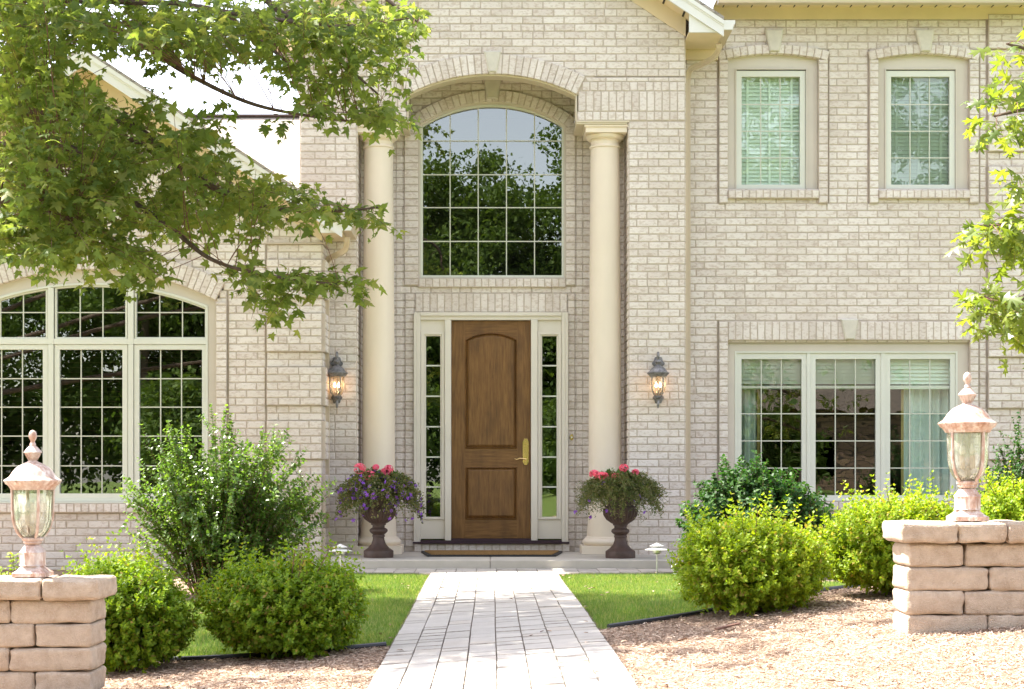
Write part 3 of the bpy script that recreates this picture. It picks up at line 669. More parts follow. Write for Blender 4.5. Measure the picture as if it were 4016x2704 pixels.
P={'casing':[(outl(lxc-lh,lxc+lh,lZ(1143.5),arci,30),outl(lxc-fo,lxc+fo,lZ(1141),arco,30),YL+.03,YL+.09)],
 'frame':[(outl(lxc-fo,lxc+fo,lZ(1141),arco,30),outl(lxc-262/ml,lxc+262/ml,lZ(1134),lambda x:arcg(x)+.018,30),YL+.02,YL+.09)],
 'boxes':[(lxc-262/ml,lxc+262/ml,YL+.026,YL+.088,lZ(783),lZ(770))],'glass':[]}
for sgn in (-1,1):
    xm=lxc+sgn*91/ml; P['boxes'].append((xm-6.5/ml,xm+6.5/ml,YL+.022,YL+.087,lZ(783)-.0,arcg(xm)+.017)); P['boxes'].append((xm-6/ml,xm+6/ml,YL+.024,YL+.087,lZ(1134),lZ(783.2)))
for c0 in (-180,0,180):
    xc=lxc+(c0)/ml; hwu=78/ml; hwl=71.5/ml
    if c0: xc+=math.copysign(1.5/ml,c0)
    a,b=xc-hwu,xc+hwu
    P['frame'].append((outl(a-.022,b+.022,lZ(770.2),lambda x:arcg(x)+.0175,12),outl(a,b,lZ(766.5),arcg,12),YL+.04,YL+.086))
    P['glass'].append((a,b,lZ(766.5),arcg,gxs(a,b,3),[lZ(710)],YL+.07))
    a,b=xc-hwl,xc+hwl
    P['frame'].append((rect(a-12/ml,b+12/ml,lZ(1134),lZ(783.5)),rect(a,b,lZ(1123),lZ(795)),YL+.036,YL+.086))
    P['glass'].append((a,b,lZ(1123),lambda x:lZ(795),gxs(a,b,3),ys,YL+.07))
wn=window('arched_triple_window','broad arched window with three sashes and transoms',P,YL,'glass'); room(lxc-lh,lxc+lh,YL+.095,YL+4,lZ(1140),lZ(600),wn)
for c0 in (-181.5,0,181.5):
    xc=lxc+c0/ml; bl=MB(); zz=lZ(1125)
    while zz<lZ(795): bl.box(xc-.35,xc+.35,YL+.15,YL+.185,zz,zz+.003); zz+=.052
    bl.build('blind',M['blind_dark'],wn)
# sills of the big windows
s=MB(); s.box(lxc-lh,lxc+lh,YL-.035,YL+.03,lZ(1144.8),lZ(1141.2)); s.build('window_sill',M['sash'],house,bevel=.003)
# ---- roofs
def roof_slope(mb,xa,za,xb,zb_,ya,yb,th=.035):
    mb.add([(xa,ya,za),(xb,ya,zb_),(xb,yb,zb_),(xa,yb,za),(xa,ya,za-th),(xb,ya,zb_-th),(xb,yb,zb_-th),(xa,yb,za-th)],[(0,1,2,3),(7,6,5,4),(0,4,5,1),(1,5,6,2),(2,6,7,3),(3,7,4,0)])
def gable_roof(ax,apex,half,yf,ywall,yback,wall_half,lbl,cut=None):
    sl=.66; e=apex-sl*half
    rf=MB()
    for sg in (-1,1):
        yb=yback
        if cut and sg>0:
            roof_slope(rf,ax,apex,ax+cut[0],apex-sl*cut[0],yf-.015,yback); roof_slope(rf,ax+cut[0],apex-sl*cut[0],ax+half,e,yf-.015,cut[1])
        else: roof_slope(rf,ax,apex,ax+sg*half,e,yf-.015,yback)
    ro=rf.build('roof',M['shingle'],house); ro['label']=lbl
    t=MB()
    for sg in (-1,1):
        def bar(d0,d1,y0,y1,h=half):                      # board following the rake, d = distance below roof top
            q=[(ax,apex-d1),(ax+sg*h,apex-sl*h-d1),(ax+sg*h,apex-sl*h-d0),(ax,apex-d0)]
            t.prism(q if sg>0 else q[::-1],y0,y1)
        bar(.036,.085,yf-.012,yf+.03); bar(.085,.105,yf,yf+.03); bar(.105,.19,yf+.008,yf+.03); bar(.19,.205,yf+.002,yf+.03)
    t.build('fascia',M['white_trim'],ro)
    s=MB()
    for sg in (-1,1):
        for (d0,d1,y0,y1,h) in ((.16,.17,yf+.031,ywall,half-.02),(.17,.36,ywall-.02,ywall-.0085,wall_half),):
            q=[(ax,apex-d1),(ax+sg*h,apex-sl*h-d1),(ax+sg*h,apex-sl*h-d0),(ax,apex-d0)]
            s.prism(q if sg>0 else q[::-1],y0,y1)
    g=s                                                 # ventilation grooves across the rake soffit
    for sg in (-1,1):
        u=.15
        while u<half-.1: 
            x=ax+sg*u; z=apex-sl*u-.1745; g.prism([(x,z),(x+sg*.018,z-sl*.018),(x+sg*.018,z-sl*.018+.003),(x,z+.003)][::sg],yf+.04,ywall-.03,1); u+=.21
    g.build('rake_soffit',[M['soffit'],M['dark']],ro)
    # cornice returns
    for sg in (-1,1):
        xi=ax+sg*(wall_half-.0); xo=ax+sg*(half-.02); zt_i=apex-sl*(wall_half)-.19; zt_o=apex-sl*(half-.02)-.19; zb_=e-.155
        c=MB()
        q=[(xi,zb_),(xo,zb_),(xo,zt_o+.02),(xi,zt_i+.02)]; c.prism(q if sg>0 else q[::-1],yf+.031,yf+.05)
        c.build('cornice_return',M['white_trim'],ro)
        c=MB(); ye=min(yback,ywall+.45) if not (cut and sg>0) else cut[1]
        c.box(min(xi,xo),max(xi,xo),yf+.051,ye,zb_,zb_+.015); c.box(min(xo,xo+sg*.018),max(xo,xo+sg*.018),yf+.031,ye,zb_,e-.04)
        c.build('eave_soffit',M['soffit'],ro)
        g=MB(); gx=xo+sg*.02; pr=[(0,0),(0,.1),(.012,.1),(.012,.012),(.085,.012),(.092,.05),(.11,.075),(.108,.1),(.125,.1),(.12,.068),(.103,.045),(.092,0)]
        q=[(gx+sg*a,e-.135+b) for a,b in pr]; g.prism(q if sg>0 else q[::-1],yf+.02,ye)
        q=[(gx+sg*a,e-.135+b) for a,b in ((0,0),(.092,0),(.103,.045),(.12,.068),(.12,.1),(0,.1))]; g.prism(q if sg>0 else q[::-1],yf+.0,yf+.019,1)
        g.build('gutter',[M['gutter'],M['white_trim']],ro)
    return ro,e
r1,e1=gable_roof(0.01,7.43,2.45,17.15,YF,25,2.085,'steep gable roof over the entry')
r2,e2=gable_roof(lax,lapex,2.69,16.8,YL,22,2.45,'gable roof over the broad arched window',cut=(2.16,YF-.02))
# roof behind the left wing
b=MB(); yr=21.; zr=Z(265,yr)
b.add([(-9,18.4,3.55),(xl-.0,18.4,3.55),(xl,yr,zr),(-9,yr,zr),(-9,23.5,3.6),(xl,23.5,3.6)],[(0,1,2,3),(3,2,5,4)])
b.build('roof',M['shingle'],house,fix=False)['label']='shingled roof with level ridge beside the entry block'
b=MB(); b.box(-9,xl-.01,yr-.06,yr+.06,zr-.01,zr+.015); b.build('ridge_cap',M['urn'],house)
# right wing eave, roof
e=MB(); zs=Z(18.5,YR)
rxe=X(1640,YR)
e.box(2.45,rx1,YR-.025,YR-.0085,Z(45,YR),zs)
e.box(2.45,rx1+.35,YR-.40,YR-.0085,zs,zs+.012)
e.box(2.12,2.50,YR-.05,YR-.0085,Z(137,YR-.03),Z(110,YR-.03))
g=e; xx=2.55; i=0
while xx<rx1:
    g.box(xx,xx+.012,YR-.30,YR-.03,zs-.003,zs-.0005,1); xx+=.156
ro=e.build('eave_soffit',[M['soffit'],M['dark']],house)
g=MB(); pr=[(0,0),(.09,0),(.10,.045),(.12,.07),(.118,.1),(.13,.1),(.13,.115),(0,.115)]
vs=[(x,YR-.34-a,zs-.065+b) for x in (2.45,rx1+.35) for a,b in pr]; q=len(pr)
g.add(vs,[tuple(range(q)),tuple(range(2*q-1,q-1,-1))]+[(i,q+i,q+(i+1)%q,(i+1)%q) for i in range(q)]); g.build('gutter',M['gutter'],ro)
b=MB(); b.add([(1.6,YR-.47,zs+.06),(rx1+.35,YR-.47,zs+.06),(rx1-2,22.5,9.3),(1.6,22.5,9.3),(rx1+.35,27,zs+.06)],[(0,1,2,3),(1,4,2)]); b.build('roof',M['shingle'],house,fix=False)['label']='main roof over the upper windows'
# hidden back of the house keeps daylight out of it
b=MB(); b.box(lx0,xl-.05,23.9,24.,-.2,3.6); b.box(xl,rx1,24.9,25.,-.2,6.1); b.build('back_wall',M['mortar'],house)
# ---- downspouts
def smooth_path(pts,n=6):
    pts=[Vector(p) for p in pts]; out=[]
    for i in range(len(pts)-1):
        p0=pts[max(i-1,0)]; p1=pts[i]; p2=pts[i+1]; p3=pts[min(i+2,len(pts)-1)]
        for k in range(n):
            t=k/n; out.append(.5*((2*p1)+(-p0+p2)*t+(2*p0-5*p1+4*p2-p3)*t*t+(-p0+3*p1-3*p2+p3)*t**3))
    out.append(pts[-1]); return out
def spout(pp,extra=None):
    m=MB(); top=smooth_path(pp[:-1],5); m.tube(top+[Vector(pp[-1])],0,w=.058,d=.045,up=(0,1,0))
    for zc in (2.2,.9):
        a=Vector(pp[-1]); m.box(a.x-.033,a.x+.033,a.y-.026,a.y+.03,zc,zc+.03)
    return m.build('downspout',M['gutter'],house)
yq=17.80
spout([(X(1633,17.45),17.42,Z(100,17.42)),(X(1633,17.5),17.46,Z(112,17.45)),(X(1622,17.6),17.6,Z(132,17.6)),(X(1595,17.7),17.74,Z(147,17.72)),(X(1571,yq),17.80,Z(158,yq)),(X(1565.5,yq),17.84,Z(176,yq)),(X(1565,yq),17.84,Z(195,yq)),(X(1565,yq),17.84,.0)])
yq=17.36
spout([(X(790,17.0),17.0,Z(540,17.0)),(X(790,17.02),17.02,Z(552,17.02)),(X(784,17.1),17.12,Z(568,17.1)),(X(768,17.2),17.24,Z(578,17.2)),(X(748,yq),17.36,Z(590,yq)),(X(742.5,yq),17.40,Z(606,yq)),(X(742.2,yq),17.40,Z(622,yq)),(X(742.5,yq),17.40,.05)])
# ================================================================= ground
def sst(a,b,x): t=np.clip((x-a)/(b-a),0,1); return t*t*(3-2*t)
def hgt(x,y):
    x=np.asarray(x,float); y=np.asarray(y,float)
    g=1-sst(10.2,15.,y); xc=np.clip(x,-3.4,3.4)
    return g*(.066*xc+.045*sst(.8,2.3,x))-.045*sst(1.7,2.6,-x)*sst(12,15,y)
def H(x,y): return float(hgt(x,y))
def grid_mesh(name,xs,ys,zf,mat,mask=None,kind='structure'):
    XX,YY=np.meshgrid(xs,ys); V=np.stack([XX,YY,zf(XX,YY)],-1).reshape(-1,3); nx=len(xs)
    i,j=np.meshgrid(np.arange(len(xs)-1),np.arange(len(ys)-1)); i=i.ravel(); j=j.ravel()
    if mask is not None:
        k=mask((xs[i]+xs[i+1])/2,(ys[j]+ys[j+1])/2); i=i[k]; j=j[k]
    Fc=np.stack([j*nx+i,j*nx+i+1,(j+1)*nx+i+1,(j+1)*nx+i],-1)
    o=fast_mesh(name,V,Fc,mat,smooth=True); tag(o,kind=kind); return o
gx=np.concatenate([np.linspace(-160,-9,8)[:-1],np.arange(-9,9.01,.25),np.linspace(9,160,8)[1:]])
gy=np.concatenate([np.linspace(-160,-1,10)[:-1],np.arange(-1,19.01,.25),np.linspace(19,160,6)[1:]])
grid_mesh('ground',gx,gy,lambda x,y:hgt(x,y)-.012,M['ground'])
PX0,PX1=-.585,.635; YA=15.68; YS=16.3
EL=[(-.62,9.52),(-1.1,9.40),(-1.5,9.40),(-1.98,9.52),(-2.6,9.9),(-3.4,10.9),(-6,12.)]       # edging, left bed
ER=[(.70,9.70),(1.29,10.08),(1.85,10.55),(2.46,11.05),(3.6,11.9),(7,13.)]
def interp(pts,x):
    p=sorted(pts); return np.interp(x,[a[0] for a in p],[a[1] for a in p])
def in_path(x,y):
    ap=(y>YA)&(y<YS)&(x>-1.75)&(x<2.2)
    # rounded lawn corners where the path meets the apron
    r=.35; cl=(x>PX0-r)&(x<PX0)&(y>YA-r)&(y<=YA)&(((x-(PX0-r))**2+(y-(YA-r))**2)>r*r)
    cr=(x<PX1+r)&(x>PX1)&(y>YA-r)&(y<=YA)&(((x-(PX1+r))**2+(y-(YA-r))**2)>r*r)
    return ((x>PX0)&(x<PX1)&(y<YA+.01))|ap|cl|cr
BLx=[(-1.45,16.5),(-1.75,15.2),(-2.2,13.6),(-2.9,12.8),(-4.2,12.5),(-9,12.5)]
BRx=[(1.85,16.5),(2.0,15.0),(2.6,14.0),(3.6,13.6),(9,13.4)]
def in_mulch(x,y):
    wob=.03*np.sin(x*9+y*5)
    front=((x<PX0)&(y<interp(EL,x)+wob*.3))|((x>PX1)&(y<interp(ER,x)+wob*.3))
    left=(x<-1.45)&(y>interp(BLx,x)+wob)
    right=(x>1.85)&(y>interp(BRx,x)+wob)
    return (front|left|right)&~in_path(x,y)&(y>3)
xs=np.arange(-7,7.001,.05); ys=np.arange(3.5,17.6,.05)
rn=rng.normal(0,.004,(len(ys),len(xs)))
grid_mesh('mulch_bed',xs,ys,lambda x,y:hgt(x,y)+.006+(rn if x.shape==rn.shape else 0),M['mulch'],in_mulch)
# pavers
pv=MB()
def paver(x0,x1,y0,y1):
    g=.0010; b=.0025; by=.008; x0+=g+abs(jit(.0012)); x1-=g+abs(jit(.0012)); y0+=g+.003+abs(jit(.002)); y1-=g+.003+abs(jit(.002))
    dz=jit(.003); z=lambda x,y:H(x,y)+.024+dz; tx=jit(.0025)
    q=[(x0,y0),(x1,y0),(x1,y1),(x0,y1)]; i=[(x0+b,y0+by),(x1-b,y0+by),(x1-b,y1-by*.6),(x0+b,y1-by*.6)]
    vs=[(p[0],p[1],z(*p)-.04) for p in q]+[(p[0],p[1],z(*p)-.008) for p in q]+[(p[0],p[1],z(*p)+tx*(1 if k<2 else -1)) for k,p in enumerate(i)]
    pv.add(vs,[(8,9,10,11)],0); pv.add(vs,[(k,(k+1)%4,4+(k+1)%4,4+k) for k in range(4)]+[(4+k,4+(k+1)%4,8+(k+1)%4,8+k) for k in range(4)],1)
wcol=(PX1-PX0)/8
for c in range(8):
    y=3.2+random.random()*.1
    while y<YA-.02:
        L_=random.choice((.155,.155,.235,.235,.235)); y1=min(y+L_,YA)
        if y1-y>.04:
            yy=(y+y1)/2; off=.0015*math.sin(yy*1.7)
            paver(PX0+c*wcol+off,PX0+(c+1)*wcol+off,y,y1)
        y=y1
x=-1.75
while x<2.2:
    for r in range(3): 
        paver(x,x+.2,YA+.2067*r,YA+.2067*(r+1))
    x+=.2
for sgn,xe in ((-1,PX0),(1,PX1)):                         # pavers filling the flare
    for a in range(3):
        for b_ in range(3):
            x0=xe+sgn*(a*.117); x1=xe+sgn*((a+1)*.117); y1=YA-b_*.117; y0=y1-.117
            xm=(x0+x1)/2; ym=(y0+y1)/2
            if in_path(np.array([xm]),np.array([ym]))[0]: paver(min(x0,x1),max(x0,x1),y0,y1)
po=pv.build('path',[M['paver'],M['paver_edge']],fix=False); tag(po,kind='structure')
grid_mesh('path_bed',np.arange(-1.8,2.25,.05),np.arange(3,16.5,.05),lambda x,y:hgt(x,y)+.010,M['joint'],in_path)
# porch slab
s=MB()
def rslab(x0,x1):
    s.box(x0,x1,YS,YD-.001,-.05,.1035)
xj=X(1115,YS)
rslab(X(735,YS),xj-.004); rslab(xj+.004,X(1700,YS)); s.box(xj-.004,xj+.004,YS+.01,YD-.01,-.05,.095)
po=s.build('porch_slab',M['concrete'],bevel=.008); tag(po,kind='structure')
# ================================================================= leaf tools
def unit(a): return a/np.maximum(np.linalg.norm(a,axis=-1,keepdims=True),1e-9)
def leaves(name,tmpl,pos,tip,nor,scale,mat,parent=None,smooth=False):
    TV,TF=tmpl; TV=np.array(TV,float); TF=np.array(TF)
    tip=unit(tip); xx=unit(np.cross(tip,nor)); nz=np.cross(xx,tip)
    Rm=np.stack([xx,tip,nz],-1)                          # columns
    V=np.einsum('nij,kj->nki',Rm,TV)*scale[:,None,None]+pos[:,None,:]
    n,k=len(pos),len(TV); Fc=(TF[None]+np.arange(n)[:,None,None]*k).reshape(-1,TF.shape[1])
    return fast_mesh(name,V.reshape(-1,3),Fc,mat,parent,smooth)
OV=([(0,0,0),(.24,.22,.05),(.27,.62,.07),(0,1,-.04),(-.27,.62,.07),(-.24,.22,.05),(0,.5,-.02)],[(0,1,6,6),(1,2,6,6),(2,3,6,6),(3,4,6,6),(4,5,6,6),(5,0,6,6)])
OV=([(0,0,0),(.25,.25,.05),(.27,.62,.06),(0,1,-.04),(-.27,.62,.06),(-.25,.25,.05)],[(0,1,2,3),(0,3,4,5)])
HEART=([(0,0,0),(.38,.12,.06),(.34,.55,.07),(0,1,-.08),(-.34,.55,.07),(-.38,.12,.06)],[(0,1,2,3),(0,3,4,5)])
LANCE=([(0,0,0),(.13,.4,.02),(0,1,-.06),(-.13,.4,.02)],[(0,1,2,3)])
def lobed(half,curl=.42):
    pts=[(x,y) for x,y in half]+[(-x,y) for x,y in half[::-1] if x>0]
    V=[(0,.36,.03)]+[(x,y,-curl*(x*x)*1.6-.14*(y-.36)**2+.02*((i%2)*2-1)) for i,(x,y) in enumerate(pts)]
    n=len(pts); return V,[(0,1+i,1+(i+1)%n) for i in range(n)]
MAPLE=lobed([(0,0),(.17,-.09),(.40,-.04),(.30,.16),(.60,.40),(.36,.42),(.22,.40),(.20,.62),(.13,.72),(0,1.0)])
OAK=lobed([(0,0),(.10,.05),(.42,.02),(.16,.22),(.14,.30),(.55,.46),(.34,.52),(.12,.50),(.11,.64),(.28,.84),(.09,.80),(0,1.05)])
def randn(n): return rng.normal(size=(n,3))
def sdirs(n,up=0.): v=unit(randn(n)); v[:,2]+=up; return unit(v)
# ---------------------------------------------------------------- clipped box bushes
def boxwood(label,cx,cy,rx,ry,h,mat,seed,nsp=1500,ls=.031,shoot=.6,group='rounded boxwood shrubs beside the path'):
    global rng; rng=np.random.default_rng(seed)
    z0=H(cx,cy); root=empty('boxwood_shrub',(cx,cy,z0)); tag(root,label,'shrub',group)
    dirs=sdirs(nsp,.15); dirs=dirs[dirs[:,2]>-.80]; n=len(dirs)
    lump=np.array([mnoise.noise(Vector((d*2.2+seed).tolist())) for d in dirs])
    lump2=np.array([mnoise.noise(Vector((d*5.5+seed*3).tolist())) for d in dirs])
    rad=(1+.15*lump+.16*lump2)*(1-.20*rng.random(n)**1.4)
    c=np.array([cx,cy,z0+h*.47]); S=np.array([rx,ry,h*.53])
    sq=np.sign(dirs)*np.abs(dirs)**.85; sq=sq/np.linalg.norm(sq,axis=1,keepdims=True)**.6
    base=c+sq*S*rad[:,None]*.88
    out=unit(dirs*.8+np.array([0,0,.75])+.28*randn(n))
    L=(.05+.07*rng.random(n))*(1+shoot*(rng.random(n)<.20)*2.3*np.clip(dirs[:,2]+.3,0,1))
    P_=[];T_=[];N_=[];S_=[]; K=7
    for k in range(K):
        t=(k+.6)/K; p=base+out*(L*t)[:,None]
        a=unit(np.cross(out,np.array([.3,.2,1.])+.1*k)); b=np.cross(out,a)
        side=a if k%2 else b
        for s_ in (1,-1):
            P_.append(p); T_.append(unit(side*s_+out*.75+.25*randn(n))); N_.append(unit(out+.35*randn(n))); S_.append(ls*(.75+.5*rng.random(n))*(1.1-.4*t))
    # interior fill
    m=nsp*3; dd=sdirs(m); q=c+dd*S*(.45+.42*rng.random(m))[:,None]; q=q[(q[:,2]>z0+.02)]; m=len(q)
    P_.append(q);T_.append(unit(randn(m)));N_.append(unit(randn(m)));S_.append(ls*1.35*np.ones(m))
    P_,T_,N_,S_=map(np.concatenate,(P_,T_,N_,S_))
    ok=P_[:,2]>z0+.012; leaves('foliage',OV,P_[ok],T_[ok],N_[ok],S_[ok],mat,root)
    st=MB()
    for i in range(0,n,14): st.tube([(cx+jit(.04),cy+jit(.04),z0-.01),tuple(c*.5+base[i]*.5),tuple(base[i]+out[i]*L[i]*.9)],[.009,.005,.0015],4)
    st.build('branches',M['twig'],root,fix=False)
boxwood('rounded green boxwood beside the left stone pillar',X(268,9.05),9.15,.38,.36,.57,M['box'],3,1500)
boxwood('dense green boxwood with dark base, left of the path',X(642,9.3),9.35,.465,.42,.52,M['box'],5,1900)
boxwood('large yellow green boxwood, right of the path beside the lawn',X(1710,9.85),9.9,.46,.44,.53,M['box_lime'],8,2000)
boxwood('bright boxwood just behind the right stone pillar',X(2050,10.2),10.25,.50,.44,.565,M['box_lime'],13,2000)
boxwood('bright boxwood cut off by the right edge of the picture',X(2345,10.2),10.3,.33,.36,.64,M['box_lime'],21,1000)
boxwood('small bright boxwood under the broad arched window',X(270,12.0),12.1,.30,.28,.40,M['box_lime'],34,700)
# ---------------------------------------------------------------- loose shrubs
def shrub(name,label,cx,cy,h,spread,nst,mat,tmpl,ls,step,seed,lean=.9,cluster=1,group=None,dense=0,z0=None,asp=1.):
    global rng; rng=np.random.default_rng(seed); random.seed(seed)
    z0=H(cx,cy) if z0 is None else z0; root=empty(name,(cx,cy,z0)); tag(root,label,'shrub',group)
    P_=[];T_=[];S_=[];N_=[]; st=MB()
    for i in range(nst):
        az=rng.random()*2*math.pi; rr=math.sqrt(rng.random())*spread; lh=h*(1-.45*(rr/spread)**2)*((.72+.32*rng.random()) if i%3 else (.3+.5*rng.random()))
        ex,ey=rr*math.cos(az),rr*math.sin(az)*asp
        b=np.array([cx+ex*.28,cy+ey*.28,z0]); e_=np.array([cx+ex,cy+ey,z0+lh]); mid=b*.5+e_*.5+np.array([-ex*.15,-ey*.15,lh*.12])+rng.normal(0,.03,3)
        n=14; t=np.linspace(0,1,n)[:,None]; pts=(1-t)**2*b+2*t*(1-t)*mid+t*t*e_+np.cumsum(rng.normal(0,.004,(n,3)),0)
        st.tube([tuple(p) for p in pts],[.006*(1-.8*k/n) for k in range(n)],4)
        # side shoots
        segs=[(pts,1.)]
        for _ in range(3+dense):
            k=rng.integers(4,n-2); d=unit(rng.normal(size=3)+np.array([ex,ey,0])/spread*.6+np.array([0,0,.9])); l=.12+.2*rng.random()
            tt=np.linspace(0,1,6)[:,None]; segs.append((pts[k]+d*l*tt+np.array([0,0,.02])*tt*tt,1.)); st.tube([tuple(q) for q in segs[-1][0]],.002,3)
        for sp,_ in segs:
            dl=np.linalg.norm(np.diff(sp,axis=0),axis=1); cum=np.concatenate([[0],np.cumsum(dl)]); m=int(cum[-1]/step)
            if m<2: continue
            s0=.12*cum[-1] if sp is pts else 0
            q=np.linspace(s0,cum[-1],m); pp=np.stack([np.interp(q,cum,sp[:,a]) for a in range(3)],-1)
            tg=unit(np.gradient(pp,axis=0)); a=unit(np.cross(tg,np.array([.2,.3,1.]))); bb=np.cross(tg,a)
            for s_ in (1,-1):
                side=np.where((np.arange(m)%2)[:,None]==0,a,bb)*s_
                P_.append(pp); T_.append(unit(side+tg*.5+.3*rng.normal(size=(m,3)))); N_.append(unit(tg+np.array([0,0,.6])+.45*rng.normal(size=(m,3)))); S_.append(ls*(.6+.6*rng.random(m)))
    P_,T_,N_,S_=map(np.concatenate,(P_,T_,N_,S_)); ok=P_[:,2]>z0+.03
    leaves('foliage',tmpl,P_[ok],T_[ok],N_[ok],S_[ok],mat,root); st.build('branches',M['twig'],root,fix=False)
    return root
shrub('lilac_shrub','tall loose shrub with upright leafy stems, left of the porch',X(500,13.8),13.8,1.60,.94,210,M['lilac'],HEART,.036,.028,5,dense=2,asp=.75)
shrub('evergreen_shrub','dark green bush partly covering the triple window',X(1722,15.3),15.3,1.10,.76,330,M['darkshrub'],HEART,.042,.024,6,dense=3,asp=.7)
shrub('evergreen_shrub','dark leafy bush at the right corner of the house',X(2345,15.4),15.6,1.50,.45,110,M['darkshrub'],HEART,.034,.026,9,dense=3)
shrub('garden_plant','low sprig of pale leaves below the left wing wall',X(20,12.5),12.6,.34,.22,16,M['box_lime'],HEART,.035,.03,12)
sp=empty('flower_spikes',(X(1893,12.3),12.3,0)); tag(sp,'thin pink flower spikes between the two bright boxwoods','flower')
random.seed(4); st=MB(); fl=MB(); 
for i in range(16):
    x=X(1893,12.3)+jit(.18); y=12.3+jit(.15); zz=.40+jit(.09); st.tube([(x,y,.0),(x+jit(.03),y,zz)],.003,4)
    for k in range(10): a=random.random()*6.28; fl.ball((x+.009*math.cos(a),y+.009*math.sin(a),zz-k*.012+.05),.008,6)
st.build('stem',M['geraleaf'],sp); fl.build('blossoms',M['pink'],sp)
# pink plume on the tall shrub is a lilac bloom
# ---------------------------------------------------------------- grass
rng=np.random.default_rng(77)
def grass(n,reg,kw=1.):
    x=rng.uniform(reg[0],reg[1],n); y=rng.uniform(reg[2],reg[3],n)
    k=~in_mulch(x,y)&~in_path(x,y)
    # ragged overhang at the path edge
    return x[k],y[k]
gxs_=[];gys_=[]
for reg,n in (((-3.4,-.56,9.3,15.75),150000),((.61,3.6,9.6,15.75),150000),((-7,-3.4,9.3,13),20000),((3.6,7,10,14),12000)):
    a,b_=grass(n,reg); gxs_.append(a); gys_.append(b_)
x=np.concatenate(gxs_); y=np.concatenate(gys_); n=len(x)
nz=.5+.5*np.sin(x*3.1+np.sin(y*2.3)*2)*np.sin(y*2.7+x)
hh=(.022+.026*rng.random(n))*(.8+.35*nz); az=rng.random(n)*6.283; ln=rng.normal(0,.45,n)*hh; la=rng.random(n)*6.283; wd=.0022+.0012*rng.random(n)
z=hgt(x,y)-.012
V=np.empty((n,3,3)); V[:,0]=np.stack([x-np.cos(az)*wd,y-np.sin(az)*wd,z],-1); V[:,1]=np.stack([x+np.cos(az)*wd,y+np.sin(az)*wd,z],-1); V[:,2]=np.stack([x+np.cos(la)*ln,y+np.sin(la)*ln,z+hh],-1)
o=fast_mesh('grass',V.reshape(-1,3),np.arange(3*n).reshape(-1,3),M['grass']); tag(o,kind='stuff')
# ---------------------------------------------------------------- mulch chips
rng=np.random.default_rng(78)
x=np.concatenate([rng.uniform(-2.6,-.5,42000),rng.uniform(.55,4.2,95000),rng.uniform(-3.6,-1.2,6000),rng.uniform(1.6,4,4000)]); y=np.concatenate([rng.uniform(6.3,9.7,42000),rng.uniform(5.4,11.5,95000),rng.uniform(12.5,16,6000),rng.uniform(13.5,16.5,4000)])
k=in_mulch(x,y); x=x[k]; y=y[k]; n=len(x); az=rng.random(n)*6.283; L=.006+.013*rng.random(n)**2.2; W=.0008+.0014*rng.random(n); z=hgt(x,y)+.010+.008*rng.random(n); dz=rng.normal(0,.22,n)*L
c,s_=np.cos(az),np.sin(az); big=rng.random(n)<.006; L=np.where(big,L*2.2,L); W=np.where(big,W*3.2,W)
V=np.empty((n,4,3))
for i,(a,b_) in enumerate(((-1,-1),(1,-1),(1,1),(-1,1))): V[:,i]=np.stack([x+a*L*c-b_*W*s_,y+a*L*s_+b_*W*c,z+a*dz+b_*W*.6*np.sin(az*3)],-1)
o=fast_mesh('mulch_chips',V.reshape(-1,3),np.arange(4*n).reshape(-1,4),M['chips']); tag(o,kind='stuff')
g=np.random.default_rng(55); n=90; x=g.uniform(-2.6,3.0,n); y=g.uniform(7.2,15.5,n)
fo_=leaves('fallen_leaves',MAPLE if 0 else ([(0,0,0),(.3,.3,.1),(.25,.7,.12),(0,1,-.03),(-.25,.7,.08),(-.3,.3,.1)],[(0,1,2,3),(0,3,4,5)]),np.stack([x,y,hgt(x,y)+.034],-1),np.stack([g.normal(size=n),g.normal(size=n),.1*g.normal(size=n)],-1),np.tile([0,0,1.],(n,1)),.03+.025*g.random(n),M['chips']); tag(fo_,kind='stuff')
# edging tubes
for pts,lab in ((EL,'black plastic lawn edging left of the path'),(ER,'black plastic lawn edging right of the path')):
    m=MB(); pp=smooth_path([(a,b_,H(a,b_)+.020) for a,b_ in pts],6); m.tube([tuple(p) for p in pp],.017,8,up=(0,0,1)); o=m.build('lawn_edging',M['edging'],smooth=True); tag(o,lab,'edging','lawn edging strips')
# wooden scraps on the mulch
a=MB(); px,py_=X(1650,9.0),9.2
m=MB(); q=Vector((X(1655,9.1),9.1,H(X(1655,9.1),9.1)+.022)); dv=Vector((.07,.045,.012)); sd=Vector((-.008,.013,0))
m.add([q-dv-sd,q+dv-sd,q+dv+sd,q-dv+sd]+[p+Vector((0,0,.008)) for p in (q-dv-sd,q+dv-sd,q+dv+sd,q-dv+sd)],[(0,3,2,1),(4,5,6,7),(0,1,5,4),(1,2,6,5),(2,3,7,6),(3,0,4,7)]); o=m.build('bark_piece',M['twig']); tag(o,'loose strip of reddish bark on the mulch before the right boxwood','bark')
